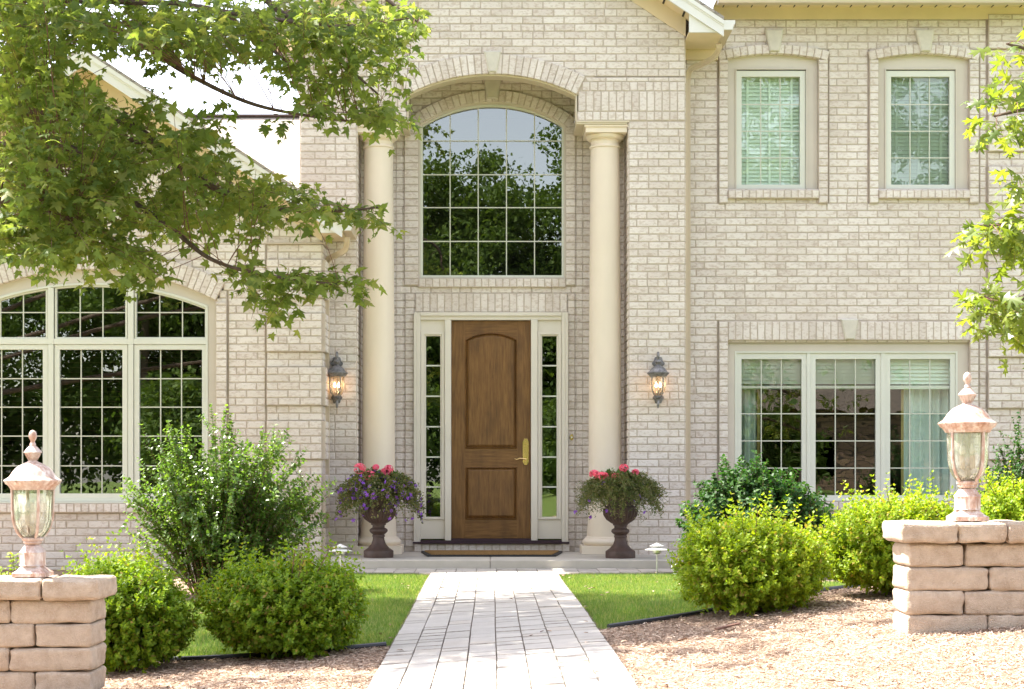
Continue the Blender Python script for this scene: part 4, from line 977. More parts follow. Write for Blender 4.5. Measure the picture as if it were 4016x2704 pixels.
# ================================================================= stone pillars
def pillar(label,xc,rows,zt,Yf,depth,half,seed):
    random.seed(seed); root=empty('stone_pillar',(xc,Yf+depth/2,zt-.62)); tag(root,label,'pillar','stone block pillars with lanterns'); 
    m=MB(); z=zt
    def blk(x0,x1,y0,y1,z0,z1):
        m.box(x0+.0015+jit(.001),x1-.0015+jit(.001),y0+jit(.003),y1+jit(.003),z0+.001,z1-.001)
    for r,(hgt_,cuts,ov) in enumerate(rows):
        z0=z-hgt_; xs_=[xc-half-ov]+[c for c in cuts if xc-half-ov+.05<c<xc+half+ov-.05]+[xc+half+ov]
        for a_,b_ in zip(xs_,xs_[1:]): blk(a_,b_,Yf-ov,Yf+depth+ov,z0,z)
        z=z0
    o=m.build('cap_blocks' if 0 else 'blocks',M['stone'],root)
    b_=o.modifiers.new('bev','BEVEL'); b_.width=.021; b_.segments=3; b_.limit_method='ANGLE'
    sdv=o.modifiers.new('s','SUBSURF'); sdv.subdivision_type='SIMPLE'; sdv.levels=1; sdv.render_levels=2
    tex=bpy.data.textures.new('rough','CLOUDS'); tex.noise_scale=.045; tex.noise_depth=3
    dsp=o.modifiers.new('d','DISPLACE'); dsp.texture=tex; dsp.texture_coords='GLOBAL'; dsp.strength=.024; dsp.mid_level=.5
    o.data.shade_smooth()
    return root
Yp=8.0; PXp=lambda p:X(p,Yp)
zR=Z(1188,Yp); zLp=Z(1317,Yp)
bh=.1185
pillar('tan stone block pillar carrying the right lantern',PXp(2203),[(.104,[PXp(2030),PXp(2176),PXp(2287)],.045),(bh,[PXp(2195)],0),(bh,[PXp(2251)],0),(bh,[PXp(2195)],0),(bh+.03,[PXp(2248)],0)],zR,Yp,.30,X(1118+140,Yp),1)
pillar('tan stone block pillar carrying the left lantern, cut by the picture edge',PXp(72),[(.104,[PXp(97)],.045),(bh,[PXp(22)],0),(bh,[PXp(78)],0),(bh,[PXp(20)],0),(bh,[PXp(77)],0),(bh,[PXp(30)],0)],zLp,Yp,.30,X(1118+138,Yp),2)
# ================================================================= lanterns
def lantern(name,label,xc,yc,zb,sc_,metal,post=True,lit=False,group=None,cat='lantern'):
    """profile in px-derived metres; zb = bottom of base plate"""
    k=.27737*8.1/F*sc_                                     # one zoomed pixel of the survey
    root=empty(name,(xc,yc,zb)); tag(root,label,cat,group)
    zz=lambda q:zb+(1330-q)*k
    c=(xc,yc,0)
    if post:
        m=MB(); m.box(xc-138*k,xc+138*k,yc-138*k,yc+138*k,zb,zz(1295)); 
        m.lathe([(190*k,zz(1295)),(150*k,zz(1275)),(118*k,zz(1250)),(108*k,zz(1240))],c,4,rot=0)
        m.lathe([(112*k,zz(1240)),(112*k,zz(1236)),(106*k,zz(1232)),(106*k,zz(1135)),(112*k,zz(1130)),(72*k,zz(1075)),(66*k,zz(1068))],c,8); m.build('post_base',metal,root,bevel=.002)
    m=MB(); m.lathe([(44*k,zz(1072)),(60*k,zz(1060)),(80*k,zz(1045)),(74*k,zz(1035)),(88*k,zz(1025)),(90*k,zz(1010)),(84*k,zz(1002)),(60*k,zz(998))],c,24); cup=m.build('lower_cup',metal,root,smooth=True)
    gp=[(82,1000),(100,985),(125,950),(146,900),(158,850),(163,780),(165,700),(168,600)]
    m=MB(); m.lathe([(r*k,zz(z)) for r,z in gp],c,28); m.f=m.f[:-2]; m.m=m.m[:-2]; m.build('glass_shade',M['lamp_glass'],root,smooth=True)
    m=MB()
    for i in range(4):
        a=math.pi/4+i*math.pi/2-.25; 
        pts=[(xc+(r+5)*k*math.cos(a),yc+(r+5)*k*math.sin(a),zz(z)) for r,z in gp]; m.tube(pts,13*k,6,up=(-math.sin(a),math.cos(a),0))
    m.build('cage_bars',metal,root,smooth=True)
    m=MB(); m.lathe([(172*k,zz(606)),(182*k,zz(600)),(186*k,zz(590)),(200*k,zz(570)),(222*k,zz(556)),(226*k,zz(545)),(232*k,zz(538)),(236*k,zz(532)),(236*k,zz(524)),(218*k,zz(515)),(196*k,zz(500)),(180*k,zz(480)),(165*k,zz(455)),(140*k,zz(425)),(110*k,zz(402)),(76*k,zz(384)),(46*k,zz(372)),(40*k,zz(364))],c,32)
    m.f=m.f[:-2]+m.f[-1:]; m.m=m.m[:-1]; m.build('hood',metal,root,smooth=True)
    m=MB(); m.lathe([(36*k,zz(366)),(34*k,zz(355)),(62*k,zz(306)),(66*k,zz(300)),(76*k,zz(296)),(76*k,zz(290)),(58*k,zz(268)),(36*k,zz(245)),(24*k,zz(236)),(28*k,zz(228)),(24*k,zz(220)),(16*k,zz(205)),(22*k,zz(190)),(32*k,zz(172)),(34*k,zz(152)),(30*k,zz(130)),(18*k,zz(112)),(3*k,zz(105))],c,20)
    if post:
        for i in range(14):
            a=i*2*math.pi/14; m.tube([(xc+36*k*math.cos(a),yc+36*k*math.sin(a),zz(355)),(xc+64*k*math.cos(a),yc+64*k*math.sin(a),zz(306))],3.5*k,5)
    fin=m.build('finial',metal,root,smooth=True)
    m=MB(); 
    m.lathe([(60*k,zz(1000)),(60*k,zz(990)),(20*k,zz(980)),(14*k,zz(880))],c,12)
    for dx in (-42,42): m.tube([(xc,yc,zz(900)),(xc+dx*k*.6,yc,zz(915)),(xc+dx*k,yc,zz(890)),(xc+dx*k,yc,zz(860))],7*k,6); m.lathe([(22*k,0),(22*k,70*k*(1 if lit else 1.6))],(xc+dx*k,yc,zz(900)),10)
    m.build('candle_holder',metal if lit else M['stonekey'],root)
    for dx in (-42,42):
        m=MB(); m.lathe([(8*k,0),(22*k,20*k),(25*k,42*k),(16*k,75*k),(5*k,105*k),(.5*k,120*k)],(xc+dx*k,yc,zz(832) if lit else zz(790)),10); m.build('bulb',M['bulb'] if lit else M['white_metal'],root,smooth=True)
    return root,k,zz
lantern('post_lantern','weathered copper post lantern on the right stone pillar',PXp(2203)*8.12/8,8.14,zR+.003,1.,M['copper'],group='copper post lanterns')
lantern('post_lantern','weathered copper post lantern on the left stone pillar',PXp(72)*8.12/8,8.14,zLp+.003,.985,M['copper'],group='copper post lanterns')
def wall_lantern(label,px):
    Yc=YF-.16; xc=X(px,Yc); 
    k0=.27737*8.1/F; want=.120/ (236*k0)                 # hood radius 0.12 m
    # survey: hood brim at y=852, glass bottom at y=903
    zbr=Z(849,Yc); k=k0*want; zb=zbr-(1330-530)*k
    root,k,zz=lantern('wall_lantern',label,xc,Yc,zb,want,M['pewter'],post=False,lit=True,group='lit wall lanterns',cat='wall lantern')
    m=MB()
    # scroll arm over the top, lower tail, wall plates
    top=Z(803,Yc)
    m.tube(smooth_path([(xc,Yc,zz(250)),(xc,Yc-.03,zz(180)),(xc,Yc-.01,top),(xc,Yc+.05,top+.0),(xc,Yc+.08,top-.05),(xc,Yc+.10,zz(330)),(xc,YF-.02,zz(380))],5),.011,8,up=(1,0,0))
    bot=zz(1000); m.build('scroll_arm',M['pewter'],root,smooth=True); m=MB()
    m.tube(smooth_path([(xc,Yc,bot-.02),(xc,Yc,bot-.05),(xc,Yc-.01,bot-.10),(xc,Yc+.03,bot-.125),(xc,Yc+.06,bot-.08),(xc,Yc+.10,bot-.03),(xc,YF-.02,bot+.0)],5),[.012]*12+[.010]*19,8,up=(1,0,0))
    m.build('scroll_arm',M['pewter'],root,smooth=True); m=MB()
    m.lathe([(50*k,zz(1075)),(30*k,zz(1100)),(26*k,zz(1130)),(34*k,zz(1150)),(16*k,zz(1190)),(4*k,zz(1220))][::-1],(xc,Yc,0),14)
    m.build('drop_finial',M['pewter'],root,smooth=True)
    p=MB()
    for zc,r in ((Z(838,YF)+.05,.062),(Z(905,YF)-.0,.055)):
        for rr,y in ((r,YF-.018),(r*.7,YF-.032)):
            pts=[(xc*YF/Yc+rr*(1+.12*math.cos(6*t))*math.cos(t),zc+rr*1.15*(1+.12*math.cos(6*t))*math.sin(t)) for t in [2*math.pi*i/36 for i in range(36)]]
            p.prism(pts,y,YF-.006)
    p.box(xc*YF/Yc-.02,xc*YF/Yc+.02,YF-.016,YF-.006,Z(905,YF),Z(838,YF)+.05)
    p.build('wall_plate',M['pewter'],root,bevel=.003)
wall_lantern('lit pewter wall lantern left of the entry, next to the downspout',766)
wall_lantern('lit pewter wall lantern right of the entry columns',1497)
# ================================================================= path lights, globe, doorbell, mat
def path_light(label,px,D,top):
    x=X(px,D); z0=H(x,D); zt=Z(top,D); root=empty('path_light',(x,D,z0)); tag(root,label,'path light','two tier garden path lights')
    m=MB(); m.tube([(x,D,z0-.02),(x,D,zt-.09)],.008,8); m.lathe([(.03,zt-.095),(.044,zt-.08),(.046,zt-.05),(.04,zt-.045)],(x,D,0),18); m.build('stem',M['steel'],root,smooth=True)
    for r,z1,h in ((.118,zt-.055,.030),(.070,zt-.018,.028)):
        m=MB(); m.lathe([(r,z1),(r,z1+.004),(r*.55,z1+h*.55),(.012,z1+h),(.004,z1+h+.006)],(x,D,0),28); m.build('shade',M['white_metal'],root,smooth=True)
path_light('two tier white path light left of the porch step',774,15.66,1241)
path_light('two tier white path light right of the porch step',1494,15.66,1238)
D=15.5; x=X(1536,D); root=empty('globe_light',(x,D,0)); tag(root,'small white globe garden light beside the large boxwood','garden light')
m=MB(); m.ball((x,D,Z(1291,D)),.040,20); m.build('globe',M['globe'],root,smooth=True); m=MB(); m.lathe([(.02,-.03),(.018,Z(1303,D)),(.024,Z(1300,D))],(x,D,0),12); m.build('stake',M['white_metal'],root)
x=X(1300,YD-.03); z=Z(995,YD); root=empty('doorbell',(x,YD-.037,z)); tag(root,'small oval brass doorbell on the brick right of the door','doorbell')
m=MB(); m.prism([(x+.019*math.cos(t),z+.036*math.sin(t)) for t in [2*math.pi*i/24 for i in range(24)]],YD-.046,YD-.036); m.build('bell_plate',M['brass'],root,bevel=.003)
m=MB(); m.prism([(x+.009*math.cos(t),z+.009*math.sin(t)) for t in [2*math.pi*i/12 for i in range(12)]],YD-.052,YD-.046); m.build('button',M['white_metal'],root)
# doormat: long stretched octagon on the slab in front of the step
root=empty('doormat',(X(1118,17.4),17.4,.105)); tag(root,'long tan coir doormat with black rim on the porch slab','doormat')
def mat_poly(y0,y1,k):
    a,b_=X(958+k,17.9),X(1279-k,17.9); a2,b2=X(975+k,17.3),X(1262-k,17.3)
    return [(a,y1-.12),(a2,y0),(b2,y0),(b_,y1-.12),(b_,y1-.02),(b_-.03,y1),(a+.03,y1),(a,y1-.02)]
m=MB(); 
def hprism(poly,z0,z1,mb):
    n=len(poly); mb.add([(p[0],p[1],z0) for p in poly]+[(p[0],p[1],z1) for p in poly],[tuple(range(n))[::-1],tuple(range(n,2*n))]+[(i,(i+1)%n,n+(i+1)%n,n+i) for i in range(n)])
hprism(mat_poly(17.02,17.98,0),.1045,.122,m); m.build('rubber_rim',M['rubber'],root,bevel=.003)
m=MB(); hprism(mat_poly(17.08,17.94,8),.1225,.130,m); m.build('coir_pile',M['coir'],root,bevel=.003)
# ================================================================= urns with flowers
def urn(label,px,Y,seed,purple,dry):
    global rng; rng=np.random.default_rng(seed); random.seed(seed)
    x=X(px,Y); z0=.1045; root=empty('flower_urn',(x,Y,z0)); tag(root,label,'potted plant','flower urns beside the columns')
    s_=Y/F
    prof=[(33.5,0),(34,3),(34,14),(33,16),(31,17),(24,22),(17,30),(13.5,40),(13,46),(14.5,47),(14.5,50),(13,52),(18,56),(21,60),(20,64),(14,68),(14,73),(17,74),(17,77),(22,80),(31,88),(36.5,98),(37.5,106),(36,112),(35,113),(34,116),(30.5,118),(30,124),(31,140),(34,146),(35,150),(31,150),(29,140)]
    m=MB(); m.lathe([(r*s_,z*s_) for r,z in prof],(x,Y,z0),40)
    for i in range(26):                                    # gadroons on the bowl
        a=2*math.pi*i/26; pts=[(x+(r+.6)*s_*math.cos(a),Y+(r+.6)*s_*math.sin(a),z0+z*s_) for r,z in ((19,79),(30.5,88),(36,98),(37.2,106),(35.5,112))]; m.tube(pts,[.004,.008,.011,.011,.006],6)
    m.build('urn',M['urn'],root,smooth=True)
    for sg in (-1,1):
        h_=MB(); h_.tube(smooth_path([(x+sg*.145,Y,z0+.52),(x+sg*.20,Y,z0+.60),(x+sg*.235,Y,z0+.67),(x+sg*.20,Y,z0+.70),(x+sg*.15,Y,z0+.66)],4),.011,8,up=(0,1,0)); h_.build('handle',M['urn'],root,smooth=True)
    m=MB(); m.lathe([(.01,z0+.665),(.14,z0+.665)],(x,Y,0),16); m.build('soil',M['soil'],root)
    # trailing stems: start at soil, arch over rim and hang
    P_=[];T_=[];N_=[];S_=[]; tips=[]; stm=MB()
    ns=760
    for i in range(ns):
        a=rng.random()*6.283; R=(.16+.30*rng.random()**.6); q_=R/.46; up=.17*(1-q_**3)+.05*rng.random(); dn=.30*q_*rng.random()**1.2
        b=np.array([x+.05*math.cos(a),Y+.05*math.sin(a),z0+.66]); top=np.array([x+R*.55*math.cos(a),Y+R*.55*math.sin(a),z0+.74+up*1.1]); e=np.array([x+R*math.cos(a),Y+R*math.sin(a),z0+.66+up-dn])
        t=np.linspace(0,1,15)[:,None]; pts=(1-t)**2*b+2*t*(1-t)*top+t*t*e+np.cumsum(rng.normal(0,.005,(15,3)),0)
        if i%3==0: stm.tube([tuple(p) for p in pts[::2]],.0016,3)
        q=np.repeat(pts[4:],4,0)+rng.normal(0,.010,(44,3)); m_=len(q); P_.append(q); T_.append(unit(rng.normal(size=(m_,3))+np.array([math.cos(a),math.sin(a),.1])*.8)); N_.append(unit(rng.normal(size=(m_,3))+np.array([0,0,.5]))); S_.append(.016+.015*rng.random(m_)); tips.append(pts[-1]); tips.append(pts[9])
    P_,T_,N_,S_=map(np.concatenate,(P_,T_,N_,S_)); leaves('foliage',LANCE if dry else OV,P_,T_,N_,S_*(1.5 if dry else 1.05),M['potleaf'],root); stm.build('stems',M['potleaf'],root,fix=False)
    tips=np.array(tips); k=rng.permutation(len(tips))[:purple]; c=tips[k]+rng.normal(0,.01,(len(k),3)); 
    pp=np.repeat(c,5,0); ax=unit(c-np.array([x,Y,z0+.7])+.4*rng.normal(size=c.shape)); a1=unit(np.cross(ax,np.array([.1,.2,1.]))); b1=np.cross(ax,a1); ang=np.tile(np.arange(5)*2*math.pi/5,len(c)); 
    tp=np.repeat(a1,5,0)*np.cos(ang)[:,None]+np.repeat(b1,5,0)*np.sin(ang)[:,None]; leaves('purple_blossoms',OV,pp,tp,np.repeat(ax,5,0),np.full(len(pp),.0215)*(1+.3*rng.random(len(pp))),M['purple'],root)
    return root,x,z0
def gera(root,heads,Y,x0):
    for (px,py,r) in heads:
        r=r*1.2*Y/F; dy=random.uniform(-.20,-.10); c=np.array([X(px,Y+dy),Y+dy,Z(py,Y+dy)]); m=MB(); m.tube(smooth_path([(x0+(c[0]-x0)*.4,Y,.80),(x0+(c[0]-x0)*.8,Y+dy*.6,.95 if c[2]>1.02 else .9),tuple(c)],4),.003,5); m.build('flower_stem',M['geraleaf'],root)
        n=60; d=sdirs(n,.35); pos=c+d*np.array([r,r,r*.85])*.9; k=4; pos=np.repeat(pos,k,0); dd=np.repeat(d,k,0); a1=unit(np.cross(dd,np.array([.1,.2,1.]))); b1=np.cross(dd,a1); an=np.tile(np.arange(k)*2*math.pi/k,n)
        tp=a1*np.cos(an)[:,None]+b1*np.sin(an)[:,None]+dd*.35; leaves('geranium_head',HEART,pos,tp,dd,np.full(len(pos),.016),M['pink'],root)
    n=60; a=rng.random(n)*6.283; rr=.16*np.sqrt(rng.random(n)); pos=np.stack([x0+.02+rr*np.cos(a),Y+rr*np.sin(a)-.03,.885+.085*rng.random(n)],-1); leaves('geranium_leaves',([(0,0,0),(.5,.0,.08),(.62,.5,.1),(.3,.95,.05),(0,.85,0),(-.3,.95,.05),(-.62,.5,.1),(-.5,0,.08)],[(0,1,2,3),(0,3,4,5),(0,5,6,7)]),pos,sdirs(n,.1),sdirs(n,1.2),.055+.03*rng.random(n),M['geraleaf'],root)
r_,x_,_=urn('brown urn left of the door with purple flowers and pink geraniums',861,16.9,41,640,False)
gera(r_,[(818,1066,12),(841,1085,14),(855,1063,6),(879,1079,9),(884,1067,9),(874,1073,7)],16.9,x_)
r_,x_,_=urn('brown urn right of the door with trailing green stems and pink geraniums',1411,16.8,42,40,True)
gera(r_,[(1352,1079,10),(1369,1083,9),(1400,1086,9),(1419,1065,9),(1445,1075,7),(1377,1082,6),(1438,1085,4)],16.8,x_)
n=500; rng=np.random.default_rng(5); pos=np.stack([X(1392,16.8)+rng.normal(0,.055,n),16.85+rng.normal(0,.05,n),Z(1071,16.8)+rng.normal(0,.022,n)],-1); leaves('white_blossoms',OV,pos,sdirs(n),sdirs(n),.006+.006*rng.random(n),M['white_petals'],r_)
# ================================================================= trees
def tree(name,label,trunk,limbs,clusters,tmpl,ls,mat,seed,nleaf,twig=.35,hang=.5,cat='tree'):
    """trunk: list of pts+radius; limbs: polylines; clusters: array of centres (n,3) -> leafy twigs"""
    global rng; rng=np.random.default_rng(seed); random.seed(seed)
    root=empty(name,trunk[0][0]); tag(root,label,cat)
    m=MB()
    tp=smooth_path([p for p,_ in trunk],5); rr=np.interp(np.linspace(0,1,len(tp)),np.linspace(0,1,len(trunk)),[r for _,r in trunk]); m.tube([tuple(p) for p in tp],list(rr),12)
    nodes=[]
    for L,r0 in limbs:
        lp=smooth_path(L,6); m.tube([tuple(p) for p in lp],list(np.linspace(r0,.006,len(lp))),7,up=(.1,.2,1)); nodes+=lp
    m.build('trunk',M['bark'],root,smooth=True,fix=False)
    nodes=np.array([tuple(p) for p in nodes]); st=MB(); P_=[];T_=[];N_=[];S_=[]
    for c in clusters:
        d2=((nodes-c)**2).sum(1); k=np.argsort(d2)[:6]; nd_=nodes[rng.choice(k)]
        L=c-nd_; ll=np.linalg.norm(L)
        e=c+unit(L+np.array([0,0,-.1]))*twig*.5; mid=nd_*.5+c*.5+np.array([0,0,.10*min(ll,1.2)])+rng.normal(0,.04,3)
        n=12; t=np.linspace(0,1,n)[:,None]; pts=(1-t)**2*nd_+2*t*(1-t)*mid+t*t*e
        st.tube([tuple(p) for p in pts],list(np.linspace(min(.0055,.0018+ll*.0025),.0012,n)),4,up=(.1,.2,1))
        cl=np.concatenate([[0],np.cumsum(np.linalg.norm(np.diff(pts,axis=0),axis=1))]); span=min(twig,cl[-1])
        q=cl[-1]-span*rng.random(nleaf)**.8; pp=np.stack([np.interp(q,cl,pts[:,a]) for a in range(3)],-1)
        dirs=unit(rng.normal(size=(nleaf,3))*np.array([1,1,.55])+unit(L)*.5); pet=(.03+.07*rng.random(nleaf))[:,None]*ls/.08
        base=pp+dirs*pet+np.array([0,0,-.25])*pet
        P_.append(base); T_.append(unit(dirs+np.array([0,0,-hang])+.3*rng.normal(size=(nleaf,3)))); N_.append(unit(np.array([0,-.25,.9])+.55*rng.normal(size=(nleaf,3)))); S_.append(ls*(.45+.8*rng.random(nleaf)))
    P_,T_,N_,S_=map(np.concatenate,(P_,T_,N_,S_))
    leaves('crown',tmpl,P_,T_,N_,S_,mat,root); st.build('twigs',M['twig'],root,fix=False); print(label,len(P_))
def at(px,py,Y): return Vector((X(px,Y),Y,Z(py,Y)))
def blobs(bl,seed):
    g=np.random.default_rng(seed); out=[]
    for px,py,rx,ry,n,ya,yb in bl:
        for _ in range(n):
            a=g.random()*6.283; r=math.sqrt(g.random()); Y=g.uniform(ya,yb); out.append(tuple(at(px+rx*r*math.cos(a),py+ry*r*math.sin(a),Y)))
    return out
BL=[(330,240,40,26,5,10,11.6),(410,300,50,24,8,10,11.6),(490,360,50,24,7,10,11.6),(90,60,110,80,54,9.5,12),(60,210,90,90,58,9.5,12.4),(60,370,90,90,58,9.5,12.4),(70,500,90,75,42,9.6,12),(150,560,60,50,13,9.6,11),
    (190,430,90,110,52,9.6,12.2),(200,280,75,70,34,9.6,12.2),(170,190,50,35,9,10,12),(310,340,80,60,27,9.8,12),(330,450,100,75,30,9.8,12),(260,560,55,45,13,9.8,11.2),(330,600,35,38,6,9.8,10.6),
    (430,400,65,50,15,10,12),(470,480,85,48,17,10,12),(560,440,65,42,12,10,11.8),(640,450,60,38,8,10,11.5),(590,500,55,24,4,10,11.2),(740,475,55,20,6,10,11),(835,470,28,12,3,10.2,10.8),
    (560,615,45,24,4,10,10.6),(610,672,42,28,6,10,10.6),(690,640,48,24,6,10,10.6),(775,640,32,16,4,10,10.5),
    (280,50,110,60,32,9.6,12),(420,50,110,60,30,9.6,12),(560,60,90,50,24,9.6,12),(500,120,50,24,5,10,11.6),(670,60,90,70,24,9.8,12),(650,150,50,34,7,10,11.5),(770,60,90,60,20,9.8,11.6),(780,160,65,50,12,10,11.5),
    (880,60,75,50,13,10,11.5),(955,40,30,36,4,10,11),(890,160,40,24,4,10,11),(820,245,58,28,9,10,11.2),(880,265,34,18,4,10,11),(730,230,40,26,4,10,11),(560,275,90,10,2,10.2,11),(400,110,60,26,5,10,12)]
cl=blobs(BL,3)
g=np.random.default_rng(9)
for _ in range(620):                                       # the part of the crown above and beside the picture
    d=unit(g.normal(size=3)); r=g.random()**.4; p=np.array([-4.0,12.0,6.0])+d*r*np.array([3.1,3.3,2.7])
    py=HY-(p[2]-CZ)*F/p[1]; px=CX+p[0]*F/p[1]
    if py<-40 or px<-60: cl.append(tuple(p))
for _ in range(1000):
    d=unit(g.normal(size=3)); r=g.random()**.4; p=np.array([-3.55,12.2,6.0])+d*r*np.array([1.6,2.5,1.5])
    if HY-(p[2]-CZ)*F/p[1]<-45: cl.append(tuple(p))
for _ in range(70):
    d=unit(g.normal(size=3)); p=np.array([-1.5,12.2,6.1])+d*g.random()**.4*np.array([.75,.7,.7])
    if HY-(p[2]-CZ)*F/p[1]<-45: cl.append(tuple(p))
limbs=[([(-7.3,12.0,2.4),(-4.6,11.8,3.2),at(120,330,11.4),at(260,430,11),at(390,520,10.6),at(480,590,10.4),at(600,625,10.3),at(770,648,10.2)],.032),
       ([(-7.3,12.0,3.0),(-4.4,11.9,4.1),at(150,40,11.3),at(310,95,11),at(420,165,10.8),at(560,232,10.7),at(690,262,10.6),at(870,285,10.6)],.032),
       ([(-7.3,12.0,3.3),(-4.0,11.6,4.8),at(450,-80,11.2),at(640,30,11),at(740,110,10.9),at(860,215,10.8)],.045),
       ([(-7.3,12.0,2.6),(-4.2,11.9,3.5),at(250,270,11.4),at(430,400,11),at(600,470,10.8),at(760,480,10.5),at(860,472,10.4)],.03),
       ([(-7.3,12.0,3.5),(-3.6,11.6,5.2),at(750,-160,11),at(860,-20,10.8),at(950,50,10.7)],.045),
       ([(-7.3,12.0,3.5),(-4.4,11.7,4.3),at(300,5,11),at(560,35,10.8),at(760,60,10.7),at(930,42,10.6)],.03),([at(480,22,10.9),at(580,80,10.8),at(650,140,10.7),at(700,180,10.7)],.015),([at(200,300,11.2),at(330,330,10.9),at(480,420,10.8),at(560,450,10.7)],.02),
       ([(-7.3,12.0,2.0),(-4.7,11.2,2.5),at(60,450,10.3),at(180,560,10.2)],.04),
       ([(-7.3,12.0,3.6),(-4.6,13,5.4),(-3.2,13.4,6.6),(-2.0,13.6,7.1)],.07),([(-7.3,12.0,3.6),(-4.2,12.3,5.2),(-2.6,12.4,6.0),(-1.1,12.3,6.2)],.06),([(-7.3,12.0,3.6),(-4.0,11.4,5.8),(-2.6,10.8,6.6),(-1.7,10.5,6.9)],.07),
       ([(-7.3,12.0,4.2),(-5.2,12.5,6.0),(-4.6,12.2,8.0)],.08),([(-7.3,12.0,3.2),(-6.4,11.2,5),(-6.8,10.6,6.2)],.06)]
tree('maple_tree','leafy maple overhanging the left half of the picture',[((-7.3,12.0,-.2),.20),((-7.32,12.0,1.6),.17),((-7.28,12.0,3.6),.14),((-7.2,12.0,5.5),.08),((-7.0,12.1,7.4),.03)],limbs,np.array(cl),MAPLE,.075,M['maple'],15,18,twig=.36)
BR=[(2310,98,14,12,2,8.3,8.9),(2300,205,20,10,3,8.3,8.9),(2290,265,26,16,4,8.3,8.9),(2330,420,12,18,3,8.3,9.2),(2290,490,34,18,6,8.3,8.9),(2315,545,26,24,5,8.3,9),(2250,520,24,10,3,8.4,8.8),(2262,665,28,10,4,8.3,8.8),(2305,690,26,22,6,8.3,9),(2290,730,18,10,2,8.3,8.8)]
g=np.random.default_rng(19); cr=blobs(BR,4)
for _ in range(170):
    d=unit(g.normal(size=3)); p=np.array([5.4,9.2,4.2])+d*g.random()**.4*np.array([2.0,2.0,2.6]); px=CX+p[0]*F/p[1]
    if px>2460: cr.append(tuple(p))
for _ in range(110):
    p=np.array([g.uniform(3.1,5.2),g.uniform(8.5,9.5),g.uniform(1.7,4.3)])
    if CX+p[0]*F/p[1]>2375: cr.append(tuple(p))
rl=[([(5.2,9.3,2.2),(4.0,9.0,2.6),at(2420,440,8.8),at(2330,500,8.7),at(2230,515,8.6)],.03),([(5.2,9.3,1.7),(3.9,8.9,2.0),at(2400,650,8.7),at(2300,690,8.6),at(2215,665,8.6)],.025),([(5.2,9.3,2.9),(4.1,9.0,3.1),at(2420,240,8.8),at(2330,250,8.7),at(2260,265,8.7)],.025),([(5.2,9.3,3.1),(4.1,9.0,3.4),at(2420,120,8.8),at(2330,110,8.7),at(2290,100,8.6)],.02),([(5.2,9.3,3.0),(5.4,9.2,4.5),(5.6,9.3,6.2)],.06),([(5.2,9.3,3.0),(6.2,9.6,4.2)],.05)]
tree('oak_tree','pin oak with bright pointed leaves at the right edge of the picture',[((5.2,9.3,0),.12),((5.2,9.3,1.8),.10),((5.25,9.3,3.2),.08),((5.4,9.3,5.4),.03)],rl,np.array(cr),OAK,.105,M['oak'],25,11,twig=.26)
# ---------------------------------------------------------------- what the windows mirror: woods, lawn and a neighbour's house behind the photographer
g=np.random.default_rng(31); rng=g
P_=[];T_=[];S_=[]
tr=MB(); random.seed(6)
spec=[(-26,-24,12,6),(-19,-27,13,6),(-12.5,-25,14,5),(-7.5,-30,15.,5),(-3.4,-27,15.4,3.0),(-.8,-26,14.,2.8),(1.0,-27,13.6,2.4),(3.3,-25,17.2,2.2),(7.5,-27,16.,4.6),(12.5,-31,18,6),(19,-30,18,6.5),(27,-27,13,6.5),(-3.5,-15,5.2,2.0),(8.,-13,3.0,1.8),(3.0,-17,3.2,2.0),(-9,-14,3.6,2.2)]
for (tx,ty,th_,tr_) in spec:
    ncl=int(38*tr_*tr_/9)+26
    for c in range(ncl):
        d=unit(g.normal(size=3)); r=g.random()**.38; cen=np.array([tx,ty,th_*.56])+d*r*np.array([tr_,tr_,th_*.46]); cr_=.55+.65*g.random(); m=210
        dd=unit(g.normal(size=(m,3))); P_.append(cen+dd*cr_*(g.random(m)**.5)[:,None]*np.array([1,1,.7])); T_.append(unit(g.normal(size=(m,3)))); S_.append(.10+.10*g.random(m))
    tr.tube([(tx,ty,-.2),(tx+jit(.3),ty,th_*.35),(tx+jit(.5),ty,th_*.75)],[.28,.2,.06],8)
for c in range(420):                                       # undergrowth between the trunks
    cen=np.array([g.uniform(-34,34),g.uniform(-33,-24),g.uniform(.3,4.5)]); m=200; dd=unit(g.normal(size=(m,3))); P_.append(cen+dd*1.5*(g.random(m)**.5)[:,None]*np.array([1.2,.6,.8])); T_.append(unit(g.normal(size=(m,3)))); S_.append(.16+.14*g.random(m))
for c in range(460):
    cen=np.array([g.uniform(-14,12),g.uniform(-29,-24.5),g.uniform(3.,11.6)]); m=240; dd=unit(g.normal(size=(m,3))); P_.append(cen+dd*1.1*(g.random(m)**.5)[:,None]); T_.append(unit(g.normal(size=(m,3)))); S_.append(.12+.12*g.random(m))
P_=np.concatenate(P_);T_=np.concatenate(T_);S_=np.concatenate(S_); k=P_[:,2]>.15; P_,T_,S_=P_[k],T_[k],S_[k]
wo=leaves('woods',([(0,0,0),(.32,.45,.05),(0,1,0),(-.32,.45,-.05)],[(0,1,2,3)]),P_,T_,unit(g.normal(size=P_.shape)),S_*1.15,M['woods']); tag(wo,kind='stuff')
tk=tr.build('wood_trunks',M['bark'],fix=False); tag(tk,kind='stuff')
nb=empty('neighbour_house',(13.5,-20,0)); tag(nb,'brown stone house across the lawn, seen mirrored in the triple window','house')
